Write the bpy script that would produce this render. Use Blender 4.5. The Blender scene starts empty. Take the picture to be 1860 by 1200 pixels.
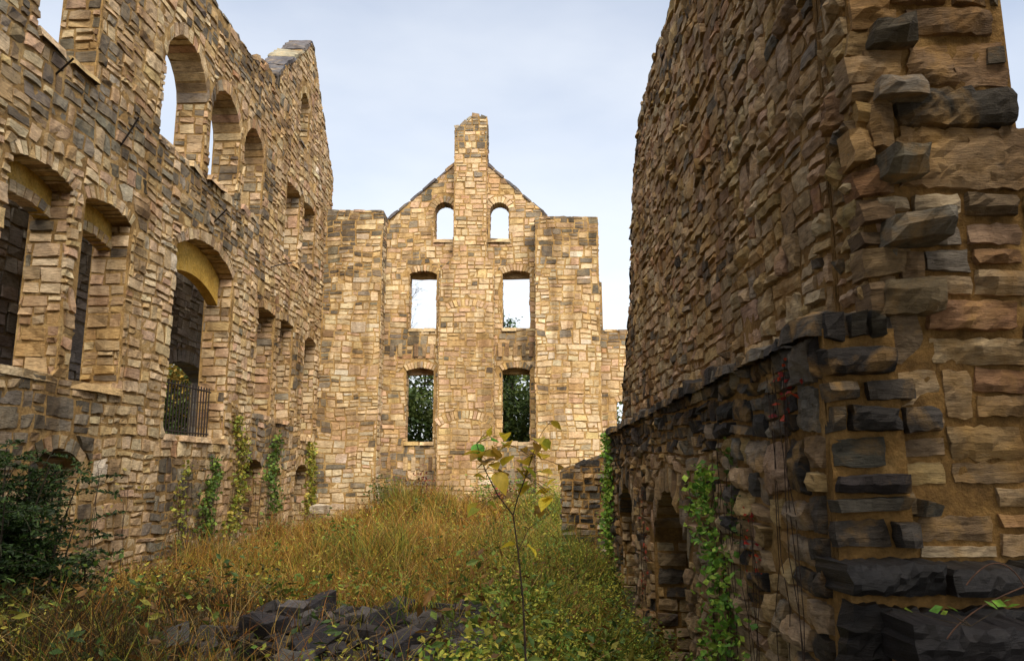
import bpy, bmesh, math, random
import numpy as np
from mathutils import Vector, Matrix, geometry

scene = bpy.context.scene
R = math.radians

# ------------------------------------------------------------------ camera
EYE = (0.0, 0.0, 3.1)
PITCH, YAW, FPX = R(10.0), R(1.2), 1400.0        # FPX: focal length in pixels of an 1860 px wide picture
cam_d = bpy.data.cameras.new("camera")
cam_d.sensor_width = 36.0
cam_d.lens = 36.0 * FPX / 1860.0
cam_d.clip_start, cam_d.clip_end = 0.05, 2000.0
cam = bpy.data.objects.new("camera", cam_d)
scene.collection.objects.link(cam)
cam.location = EYE
cam.rotation_euler = (R(90) + PITCH, 0, YAW)
scene.camera = cam

# ------------------------------------------------------------------ sky, sun, exposure
SUN_EL, SUN_AZ = R(50), R(163)                   # azimuth clockwise from +Y: behind the camera, to its right
world = bpy.data.worlds.new("World")
scene.world = world
world.use_nodes = True
wn, wl = world.node_tree.nodes, world.node_tree.links
wn.clear()
w_out = wn.new("ShaderNodeOutputWorld")
w_bg = wn.new("ShaderNodeBackground")
w_sky = wn.new("ShaderNodeTexSky")
w_sky.sky_type = 'NISHITA'
w_sky.sun_disc = False
w_sky.sun_elevation = SUN_EL
w_sky.sun_rotation = SUN_AZ
w_sky.air_density, w_sky.dust_density, w_sky.ozone_density = 1.0, 1.5, 1.0
w_co = wn.new("ShaderNodeTexCoord")
w_map = wn.new("ShaderNodeMapping")
w_map.inputs["Scale"].default_value = (1.0, 1.0, 2.6)
w_no = wn.new("ShaderNodeTexNoise")
w_no.inputs["Scale"].default_value = 2.2
w_no.inputs["Detail"].default_value = 5.0
w_no.inputs["Roughness"].default_value = 0.5
w_ra = wn.new("ShaderNodeMapRange")
w_ra.inputs["From Min"].default_value = 0.3
w_ra.inputs["From Max"].default_value = 0.75
w_ra.inputs["To Min"].default_value = -0.20
w_ra.inputs["To Max"].default_value = 0.16
w_mix = wn.new("ShaderNodeMix")
w_mix.data_type = 'RGBA'
w_mix.inputs[7].default_value = (5.4, 5.55, 5.75, 1)   # thin even cloud, in the sky texture's own units
wl.new(w_co.outputs["Generated"], w_map.inputs["Vector"])
wl.new(w_map.outputs["Vector"], w_no.inputs["Vector"])
wl.new(w_no.outputs["Fac"], w_ra.inputs["Value"])
w_sep = wn.new("ShaderNodeSeparateXYZ")              # thin cloud, thickest towards the horizon
wl.new(w_co.outputs["Generated"], w_sep.inputs[0])
w_el = wn.new("ShaderNodeMapRange")
w_el.inputs["From Min"].default_value, w_el.inputs["From Max"].default_value = 0.05, 0.8
w_el.inputs["To Min"].default_value, w_el.inputs["To Max"].default_value = 1.0, 0.22
wl.new(w_sep.outputs["Z"], w_el.inputs["Value"])
w_add = wn.new("ShaderNodeMath")
w_add.operation = 'ADD'
w_add.use_clamp = True
wl.new(w_el.outputs["Result"], w_add.inputs[0])
wl.new(w_ra.outputs["Result"], w_add.inputs[1])
wl.new(w_add.outputs[0], w_mix.inputs[0])
wl.new(w_sky.outputs["Color"], w_mix.inputs[6])
wl.new(w_mix.outputs[2], w_bg.inputs["Color"])
w_bg.inputs["Strength"].default_value = 0.064
wl.new(w_bg.outputs["Background"], w_out.inputs["Surface"])

sun_d = bpy.data.lights.new("sun", 'SUN')
sun_d.energy = 2.7
sun_d.angle = R(60)
sun_d.color = (1.0, 0.90, 0.73)
sun = bpy.data.objects.new("sun", sun_d)
scene.collection.objects.link(sun)
sdir = Vector((math.sin(SUN_AZ) * math.cos(SUN_EL), math.cos(SUN_AZ) * math.cos(SUN_EL), math.sin(SUN_EL)))
sun.rotation_euler = sdir.to_track_quat('Z', 'Y').to_euler()
sun.location = (20, -30, 40)

vs = scene.view_settings
vs.view_transform = 'Standard'
vs.look = 'None'
vs.exposure = 1.68
vs.gamma = 1.0
vs.use_curve_mapping = False
scene.cycles.max_bounces = 5
scene.cycles.diffuse_bounces = 3
scene.cycles.glossy_bounces = 2
scene.cycles.transmission_bounces = 2
scene.cycles.use_denoising = True

# ------------------------------------------------------------------ small tools
rng = np.random.default_rng(11)
random.seed(11)
COL = scene.collection.objects


def hash3(i, j, k):
    h = (i.astype(np.int64) * 374761393 + j.astype(np.int64) * 668265263 + k.astype(np.int64) * 2147483647) & 0xffffffff
    h = ((h ^ (h >> 13)) * 1274126177) & 0xffffffff
    h = (h ^ (h >> 16)) & 0xffffff
    return h / float(0xffffff) * 2.0 - 1.0


def vnoise(p):
    p = np.asarray(p, float)
    f = np.floor(p)
    t = p - f
    t = t * t * (3 - 2 * t)
    i, j, k = (f[:, a].astype(np.int64) for a in range(3))
    x, y, z = t[:, 0], t[:, 1], t[:, 2]
    r = 0
    for a in (0, 1):
        for b in (0, 1):
            for c in (0, 1):
                r = r + hash3(i + a, j + b, k + c) * (x if a else 1 - x) * (y if b else 1 - y) * (z if c else 1 - z)
    return r


def sstep(a, b, x):
    t = np.clip((np.asarray(x, float) - a) / (b - a), 0, 1)
    return t * t * (3 - 2 * t)


def mesh_data(name, V, F, C=None, smooth=False):
    """V (n,3), F (m,3) or (m,4), C (n,3) colours -> mesh"""
    V = np.asarray(V, np.float32)
    F = np.asarray(F, np.int32)
    me = bpy.data.meshes.new(name)
    me.vertices.add(len(V))
    me.vertices.foreach_set("co", V.ravel())
    k = F.shape[1]
    me.loops.add(F.size)
    me.loops.foreach_set("vertex_index", F.ravel())
    me.polygons.add(len(F))
    me.polygons.foreach_set("loop_start", np.arange(0, F.size, k, dtype=np.int32))
    me.polygons.foreach_set("loop_total", np.full(len(F), k, np.int32))
    me.polygons.foreach_set("use_smooth", np.full(len(F), bool(smooth)))
    if C is not None:
        a = me.color_attributes.new("Col", 'FLOAT_COLOR', 'POINT')
        c4 = np.ones((len(V), 4), np.float32)
        c4[:, :3] = C
        a.data.foreach_set("color", c4.ravel())
    me.update()
    return me


def link(name, me, mat=None, parent=None, loc=(0, 0, 0)):
    o = bpy.data.objects.new(name, me)
    COL.link(o)
    if mat is not None and me is not None and not me.materials:
        me.materials.append(mat)
    o.location = loc
    if parent is not None:
        o.parent = parent
    return o


def tag(o, label=None, cat=None, group=None, kind=None):
    if label:
        o["label"] = label
    if cat:
        o["category"] = cat
    if group:
        o["group"] = group
    if kind:
        o["kind"] = kind
    return o


def empty(name, loc, label, cat, group=None):
    o = link(name, None, loc=loc)
    o.empty_display_size = 0.2
    return tag(o, label, cat, group)


def ray(px, py):
    x, y = (px - 930) / FPX, (600 - py) / FPX
    d = (x, math.cos(PITCH) - y * math.sin(PITCH), math.sin(PITCH) + y * math.cos(PITCH))
    c, s = math.cos(YAW), math.sin(YAW)
    return (c * d[0] - s * d[1], s * d[0] + c * d[1], d[2])


def atY(px, py, Y):
    d = ray(px, py)
    t = Y / d[1]
    return np.array([d[0] * t, Y, EYE[2] + d[2] * t])


# ------------------------------------------------------------------ materials
def new_mat(name):
    m = bpy.data.materials.new(name)
    m.use_nodes = True
    n = m.node_tree.nodes
    return m, n, m.node_tree.links, n["Principled BSDF"]


def ramp(n, l, src, stops):
    r = n.new("ShaderNodeValToRGB")
    e = r.color_ramp.elements
    e[0].position, e[0].color = stops[0][0], (*stops[0][1], 1)
    e[1].position, e[1].color = stops[-1][0], (*stops[-1][1], 1)
    for p, c in stops[1:-1]:
        k = e.new(p)
        k.color = (*c, 1)
    l.new(src, r.inputs[0])
    return r.outputs[0]


def noise(n, l, vec, scale, detail=5.0, rough=0.6, dist=0.0):
    t = n.new("ShaderNodeTexNoise")
    t.inputs["Scale"].default_value = scale
    t.inputs["Detail"].default_value = detail
    t.inputs["Roughness"].default_value = rough
    t.inputs["Distortion"].default_value = dist
    if vec is not None:
        l.new(vec, t.inputs["Vector"])
    return t.outputs["Fac"]


def mixc(n, l, fac, a, b, mode='MIX'):
    m = n.new("ShaderNodeMix")
    m.data_type = 'RGBA'
    m.blend_type = mode
    for s, v in ((0, fac), (6, a), (7, b)):
        if isinstance(v, (int, float)):
            m.inputs[s].default_value = v
        elif isinstance(v, tuple):
            m.inputs[s].default_value = (*v, 1)
        else:
            l.new(v, m.inputs[s])
    return m.outputs[2]


def stone_mat(name, layered=3.0, bump=0.6, stain=(0.45, 0.29, 0.10), stain_amt=0.55, rough=0.9, scale=1.0, streak=0.6):
    m, n, l, b = new_mat(name)
    g = n.new("ShaderNodeNewGeometry")
    mp = n.new("ShaderNodeMapping")
    mp.inputs["Scale"].default_value = (1, 1, layered)
    l.new(g.outputs["Position"], mp.inputs["Vector"])
    at = n.new("ShaderNodeVertexColor")
    at.layer_name = "Col"
    fine = noise(n, l, mp.outputs[0], 7.0 * scale, 8, 0.68, 0.4)
    blot = noise(n, l, g.outputs["Position"], 2.3 * scale, 6, 0.62, 0.6)
    blot2 = noise(n, l, g.outputs["Position"], 5.1 * scale, 6, 0.7)
    c = mixc(n, l, 1.0, at.outputs["Color"], ramp(n, l, fine, [(0.25, (0.5, 0.47, 0.43)), (0.5, (0.97, 0.97, 0.97)), (0.75, (1.35, 1.33, 1.28))]), 'MULTIPLY')
    sm = n.new("ShaderNodeMapping")                   # bedding lines
    sm.inputs["Scale"].default_value = (1.2, 1.2, 9.0)
    l.new(g.outputs["Position"], sm.inputs["Vector"])
    bed = noise(n, l, sm.outputs[0], 4.0 * scale, 7, 0.7, 0.8)
    c = mixc(n, l, 0.75, c, mixc(n, l, 1.0, c, ramp(n, l, bed, [(0.34, (0.38, 0.34, 0.30)), (0.46, (0.9, 0.88, 0.86)), (0.7, (1.2, 1.2, 1.18))]), 'MULTIPLY'))
    f1 = ramp(n, l, blot, [(0.50, (0, 0, 0)), (0.68, (stain_amt,) * 3)])
    c = mixc(n, l, f1, c, stain)
    f2 = ramp(n, l, blot2, [(0.58, (0, 0, 0)), (0.72, (0.4, 0.4, 0.4))])
    c = mixc(n, l, f2, c, (0.055, 0.05, 0.045))
    st = n.new("ShaderNodeMapping")                   # rain streaks and large weathered patches
    st.inputs["Scale"].default_value = (1.3, 1.3, 0.16)
    l.new(g.outputs["Position"], st.inputs["Vector"])
    f3 = ramp(n, l, noise(n, l, st.outputs[0], 1.1, 6, 0.6, 0.3), [(0.48, (0, 0, 0)), (0.66, (streak,) * 3)])
    c = mixc(n, l, f3, c, mixc(n, l, 1.0, c, (0.34, 0.27, 0.19), 'MULTIPLY'))
    f4 = ramp(n, l, noise(n, l, g.outputs["Position"], 0.42, 7, 0.65, 0.5), [(0.46, (0, 0, 0)), (0.62, (streak * 0.8,) * 3)])
    c = mixc(n, l, f4, c, mixc(n, l, 1.0, c, (0.62, 0.47, 0.30), 'MULTIPLY'))
    l.new(c, b.inputs["Base Color"])
    b.inputs["Roughness"].default_value = rough
    b.inputs["Specular IOR Level"].default_value = 0.25
    bp = n.new("ShaderNodeBump")
    bp.inputs["Strength"].default_value = bump
    bp.inputs["Distance"].default_value = 0.035
    bm_ = n.new("ShaderNodeMath")
    bm_.operation = 'ADD'
    l.new(noise(n, l, mp.outputs[0], 11.0 * scale, 9, 0.7, 0.6), bm_.inputs[0])
    l.new(bed, bm_.inputs[1])
    l.new(bm_.outputs[0], bp.inputs["Height"])
    b2 = n.new("ShaderNodeBump")
    b2.inputs["Strength"].default_value = bump * 0.7
    b2.inputs["Distance"].default_value = 0.012
    l.new(noise(n, l, mp.outputs[0], 42.0 * scale, 6, 0.75, 0.3), b2.inputs["Height"])
    l.new(bp.outputs[0], b2.inputs["Normal"])
    l.new(b2.outputs[0], b.inputs["Normal"])
    return m


def mortar_mat(name, c0, c1, c2):
    m, n, l, b = new_mat(name)
    g = n.new("ShaderNodeNewGeometry")
    a = noise(n, l, g.outputs["Position"], 1.6, 7, 0.65, 0.5)
    f = noise(n, l, g.outputs["Position"], 16.0, 7, 0.7)
    c = ramp(n, l, a, [(0.28, c0), (0.5, c1), (0.72, c2)])
    c = mixc(n, l, 1.0, c, ramp(n, l, f, [(0.3, (0.6, 0.6, 0.6)), (0.7, (1.25, 1.25, 1.25))]), 'MULTIPLY')
    l.new(c, b.inputs["Base Color"])
    b.inputs["Roughness"].default_value = 0.95
    b.inputs["Specular IOR Level"].default_value = 0.15
    bp = n.new("ShaderNodeBump")
    bp.inputs["Strength"].default_value = 0.9
    bp.inputs["Distance"].default_value = 0.05
    l.new(noise(n, l, g.outputs["Position"], 9.0, 8, 0.7), bp.inputs["Height"])
    l.new(bp.outputs[0], b.inputs["Normal"])
    return m


def attr_mat(name, rough=0.7, vary=0.35, scale=30.0, trans=0.0, spec=0.3):
    m, n, l, b = new_mat(name)
    at = n.new("ShaderNodeVertexColor")
    at.layer_name = "Col"
    g = n.new("ShaderNodeNewGeometry")
    f = noise(n, l, g.outputs["Position"], scale, 4, 0.6)
    c = mixc(n, l, 1.0, at.outputs["Color"], ramp(n, l, f, [(0.3, (1 - vary,) * 3), (0.7, (1 + vary,) * 3)]), 'MULTIPLY')
    l.new(c, b.inputs["Base Color"])
    b.inputs["Roughness"].default_value = rough
    b.inputs["Specular IOR Level"].default_value = spec
    if trans > 0:
        out = n["Material Output"]
        tr = n.new("ShaderNodeBsdfTranslucent")
        l.new(c, tr.inputs["Color"])
        ms = n.new("ShaderNodeMixShader")
        ms.inputs[0].default_value = trans
        l.new(b.outputs[0], ms.inputs[1])
        l.new(tr.outputs[0], ms.inputs[2])
        l.new(ms.outputs[0], out.inputs["Surface"])
    return m


M_STONE = stone_mat("weathered_stone", stain=(0.40, 0.29, 0.15), stain_amt=0.35, streak=0.7)
M_ROUGH = stone_mat("rugged_stone", layered=2.2, bump=0.85, stain=(0.45, 0.26, 0.08), stain_amt=0.65)
M_GREY = stone_mat("grey_ashlar", stain_amt=0.12, stain=(0.2, 0.15, 0.08))
M_SLATE = stone_mat("dark_slate", layered=5.0, bump=0.5, stain_amt=0.2, stain=(0.07, 0.055, 0.045), rough=0.55, scale=1.6)
M_MORTAR = mortar_mat("ochre_mortar", (0.13, 0.075, 0.03), (0.29, 0.18, 0.07), (0.46, 0.32, 0.15))
M_MORTAR_D = mortar_mat("brown_ochre_mortar", (0.10, 0.055, 0.02), (0.25, 0.14, 0.045), (0.38, 0.24, 0.095))
M_MORTAR_G = mortar_mat("grey_mortar", (0.10, 0.08, 0.055), (0.17, 0.13, 0.08), (0.22, 0.17, 0.10))
M_PLASTER = mortar_mat("yellow_plaster", (0.36, 0.20, 0.04), (0.55, 0.34, 0.07), (0.58, 0.40, 0.14))
M_LEAF = attr_mat("leaf", rough=0.6, trans=0.25)
M_BIGLEAF = attr_mat("autumn_leaf", rough=0.5, trans=0.45, vary=0.25, scale=40)
M_GRASS = attr_mat("grass_blade", rough=0.75, trans=0.2, spec=0.2)
M_BARK = attr_mat("bark", rough=0.9, vary=0.5, scale=12)
M_IRON = attr_mat("rusty_iron", rough=0.7, vary=0.5, scale=20)

# ------------------------------------------------------------------ stone palettes (real surface colours)
CREAM, TAN, PINK, OCHRE = (0.62, 0.50, 0.33), (0.47, 0.34, 0.20), (0.52, 0.35, 0.24), (0.50, 0.35, 0.15)
GREY, DARK, BLACK, RUST, PALE = (0.23, 0.205, 0.165), (0.105, 0.092, 0.075), (0.028, 0.026, 0.027), (0.36, 0.18, 0.09), (0.60, 0.55, 0.47)
BROWN, BUFF = (0.25, 0.165, 0.09), (0.55, 0.44, 0.29)


def pick(weights, r):
    ks = list(weights)
    w = np.array([weights[k] for k in ks], float)
    w = w / w.sum()
    c = np.array(ks[r.choice(len(ks), p=w)])
    c = 0.68 * c + 0.32 * (np.array(ks) * w[:, None]).sum(0)      # stones of one wall are kin
    return np.clip(c * r.uniform(0.84, 1.14) * (1 + r.normal(0, 0.02, 3)), 0.01, 0.8)


WARM = {CREAM: 3.0, TAN: 3, PINK: 2, OCHRE: 1.8, GREY: 0.12, BROWN: 0.5, RUST: 0.12, PALE: 0.25, BUFF: 3}
SOOT = {GREY: 3.4, DARK: 3.4, TAN: 0.8, BROWN: 1.4, BLACK: 0.25}


def zoned(warm, soot, frac):
    def f(P, r):
        return pick(soot if r.random() < frac(P) else warm, r)
    return f


# ------------------------------------------------------------------ masonry
class Frame:
    def __init__(s, O, U, V, N):
        s.O, s.U, s.V, s.N = (np.array(a, float) for a in (O, U, V, N))

    def w(s, p):
        p = np.asarray(p, float)
        return s.O + p[..., 0:1] * s.U + p[..., 1:2] * s.V + p[..., 2:3] * s.N


def arc(u0, u1, vs, rise, k=10):
    """points of a segmental or half-round arch from (u1,vs) back to (u0,vs)"""
    w = (u1 - u0) / 2.0
    if rise >= w * 0.98:
        return [((u0 + u1) / 2 + w * math.cos(a), vs + rise * math.sin(a)) for a in np.linspace(0, math.pi, k + 1)]
    rad = (w * w + rise * rise) / (2 * rise)
    a0 = math.asin(w / rad)
    return [((u0 + u1) / 2 + rad * math.sin(a), vs + rise - rad + rad * math.cos(a)) for a in np.linspace(a0, -a0, k + 1)]


class Opening:
    def __init__(s, u0, u1, v0, vs, rise, ring=0.32, n=9, skew=0.0, sill=True):
        s.u0, s.u1, s.v0, s.vs, s.rise, s.ring, s.n, s.sill = u0, u1, v0, vs, rise, ring, n, sill

    def poly(s):
        if s.rise <= 0:
            return [(s.u0, s.v0), (s.u1, s.v0), (s.u1, s.vs), (s.u0, s.vs)]
        return [(s.u0, s.v0), (s.u1, s.v0)] + arc(s.u0, s.u1, s.vs, s.rise)

    def hole(s):
        if s.rise <= 0:
            return [(s.u0, s.v0), (s.u1, s.v0), (s.u1, s.vs + s.ring), (s.u0, s.vs + s.ring)]
        w = (s.u1 - s.u0) / 2
        k = (w + s.ring) / w
        return [(s.u0, s.v0), (s.u1, s.v0), (s.u1, s.vs)] + arc(s.u0 - s.ring, s.u1 + s.ring, s.vs, s.rise * k if s.rise >= w * 0.98 else s.rise + s.ring * 0.9) + [(s.u0, s.vs)]

    def voussoirs(s):
        if s.rise <= 0:
            e = np.linspace(s.u0 - 0.12, s.u1 + 0.12, 3)
            return [np.array([(e[i], s.vs), (e[i + 1], s.vs), (e[i + 1], s.vs + s.ring), (e[i], s.vs + s.ring)]) for i in range(2)]
        a = np.array(arc(s.u0 + 0.03, s.u1 - 0.03, s.vs, max(0.05, s.rise - 0.045), s.n))
        w = (s.u1 - s.u0) / 2
        half = s.rise >= w * 0.98
        k = (w + s.ring) / w
        b = np.array(arc(s.u0 - (s.ring if half else s.ring * 0.45), s.u1 + (s.ring if half else s.ring * 0.45), s.vs + (0 if half else s.ring * 0.75), s.rise * k if half else s.rise * 1.1, s.n))
        out = []
        for i in range(s.n):
            out.append(np.array([a[i + 1], a[i], b[i], b[i + 1]]))
        return out


def edges_of(polys):
    return np.concatenate([np.concatenate([P, np.concatenate([P[1:], P[:1]])], 1) for P in polys])


def intervals(E, v):
    m = (E[:, 1] > v) != (E[:, 3] > v)
    e = E[m]
    xs = np.sort(e[:, 0] + (v - e[:, 1]) / (e[:, 3] - e[:, 1]) * (e[:, 2] - e[:, 0])).tolist()
    return [(xs[i], xs[i + 1]) for i in range(0, len(xs) - 1, 2)]


def inside(polys, u, v):
    return any(a <= u <= b for a, b in intervals(polys, v))


def clip_rect(polys, u0, u1, v0, v1):
    h = v1 - v0
    mid = intervals(polys, (v0 + v1) / 2)
    lo, hi = intervals(polys, v0 + 0.04 * h), intervals(polys, v1 - 0.04 * h)
    full = lambda I: any(a <= u0 and u1 <= b for a, b in I)
    if full(mid) and full(lo) and full(hi):
        return [[(u0, v0), (u1, v0), (u1, v1), (u0, v1)]]
    out = []
    for a, b in mid:
        s, e = max(a, u0), min(b, u1)
        if e - s < 0.07:
            continue
        c = (s + e) / 2
        w0, w1 = v0, v1
        if not any(p <= c <= q for p, q in lo):
            x, y = v0, (v0 + v1) / 2
            for _ in range(7):
                z = (x + y) / 2
                x, y = (x, z) if inside(polys, c, z) else (z, y)
            w0 = y
        if not any(p <= c <= q for p, q in hi):
            x, y = (v0 + v1) / 2, v1
            for _ in range(7):
                z = (x + y) / 2
                x, y = (z, y) if inside(polys, c, z) else (x, z)
            w1 = x
        if w1 - w0 < 0.05:
            continue

        def ends(v):
            for p, q in intervals(polys, v):
                if p <= c <= q:
                    return max(p, u0), min(q, u1)
            return s, e
        a0, b0 = ends(w0 + 0.02 * h)
        a1, b1 = ends(w1 - 0.02 * h)
        lim = 0.6 * h
        a0, a1 = np.clip([a0, a1], s - lim, s + lim)
        b0, b1 = np.clip([b0, b1], e - lim, e + lim)
        if b0 - a0 < 0.03 or b1 - a1 < 0.03:
            continue
        out.append([(a0, w0), (b0, w0), (b1, w1), (a1, w1)])
    return out


def layout(polys, hh, ww, r, thin=0.11, tall=0.25):
    """random rubble: blocks cut again and again into unequal stones"""
    A = polys[0]
    (ua, va), (ub, vb) = A.min(0), A.max(0)
    rects = []
    base = hh[0] * (ww[0] + ww[1]) * 0.32

    def cut(x0, x1, y0, y1, target):
        w, h = x1 - x0, y1 - y0
        if w * h < target or (h < 2 * thin and w < 3.2 * h):
            rects.append((x0, x1, y0, y1))
            return
        f = r.uniform(0.33, 0.67)
        if w > h * r.uniform(1.15, 2.5) or h < 2 * thin:
            m = x0 + w * f
            cut(x0, m, y0, y1, target * r.uniform(0.7, 1.4))
            cut(m, x1, y0, y1, target * r.uniform(0.7, 1.4))
        else:
            m = y0 + h * f
            cut(x0, x1, y0, m, target * r.uniform(0.7, 1.4))
            cut(x0, x1, m, y1, target * r.uniform(0.7, 1.4))

    v = va
    while v < vb:
        H = r.uniform(hh[0] * 1.3, hh[1] * 1.5)
        if vb - (v + H) < hh[0] * 0.5:
            H = vb - v
        u = ua - r.uniform(0, ww[1])
        while u < ub:
            W = r.uniform(ww[0], ww[1]) * 1.6
            t = r.random()
            cut(u, u + W, v, v + H, base * (2.2 if t < tall * 0.5 else r.uniform(0.45, 1.3)))
            u += W
        v += H
    polys = edges_of(polys)
    out = []
    for q in rects:
        q = (max(q[0], ua), min(q[1], ub), q[2], min(q[3], vb))
        if q[1] - q[0] > 0.05 and q[3] - q[2] > 0.04:
            out.extend(clip_rect(polys, *q))
    return out


def stone_geo(q, proud, back, r, res, joint, crag=1.0, rnd=None):
    q = np.asarray(q, float)
    q = q + r.uniform(-1, 1, (4, 2)) * 0.09 * min(np.linalg.norm(q[1] - q[0]), np.linalg.norm(q[3] - q[0]))
    w = (np.linalg.norm(q[1] - q[0]) + np.linalg.norm(q[2] - q[3])) / 2
    h = (np.linalg.norm(q[3] - q[0]) + np.linalg.norm(q[2] - q[1])) / 2
    nu = int(np.clip(round(w / res), 2, 22))
    nv = int(np.clip(round(h / res), 2, 14))
    e = min(0.10, 0.22 * proud / max(w, 0.01) + 0.02)
    f = min(0.13, 0.22 * proud / max(h, 0.01) + 0.025)
    s = np.concatenate([[-1], np.linspace(-1 + e, 1 - e, nu), [1]])
    t = np.concatenate([[-1], np.linspace(-1 + f, 1 - f, nv), [1]])
    S, T = np.meshgrid(s, t)
    k = r.uniform(0.02, 0.36) if rnd is None else rnd
    S2 = S * np.sqrt(1 - k * T * T * 0.5 * r.uniform(0.3, 1))
    T2 = T * np.sqrt(1 - k * S * S * 0.5)
    jx, jy = max(0.25, 1 - joint / max(w, 0.05)), max(0.25, 1 - joint / max(h, 0.05))
    a, b = (S2 * jx + 1) / 2, (T2 * jy + 1) / 2
    P = ((1 - a) * (1 - b))[..., None] * q[0] + (a * (1 - b))[..., None] * q[1] + (a * b)[..., None] * q[2] + ((1 - a) * b)[..., None] * q[3]
    j = 0.05 * min(w, h)
    P += r.normal(0, 1, P.shape) * j * 0.55
    # broken face: a tilt and two or three cleft planes
    n = np.full(S.shape, proud) + proud * 0.35 * (r.uniform(-1, 1) * S + r.uniform(-1, 1) * T)
    for _ in range(3):
        an = r.uniform(0, 6.28)
        n = np.minimum(n, proud * (r.uniform(0.85, 1.6) - crag * r.uniform(0.4, 1.1) * (math.cos(an) * S + math.sin(an) * T)))
    n = n + r.normal(0, 0.10 * proud * crag, S.shape)
    edge = np.maximum(np.abs(S), np.abs(T))
    n = np.maximum(n, 0.004)
    ring1 = (np.abs(np.abs(S) - (1 - e)) < 1e-6) | (np.abs(np.abs(T) - (1 - f)) < 1e-6)
    n = np.where(ring1, n * 0.82, n)
    n = np.where(edge >= 1 - 1e-9, -back, n)
    V = np.concatenate([P, n[..., None]], -1).reshape(-1, 3)
    W, Hh = S.shape[1], S.shape[0]
    I = np.arange(W * Hh).reshape(Hh, W)
    F = np.stack([I[:-1, :-1], I[:-1, 1:], I[1:, 1:], I[1:, :-1]], -1).reshape(-1, 4)
    return V, F, (edge < 1 - 1e-9).reshape(-1)


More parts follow.
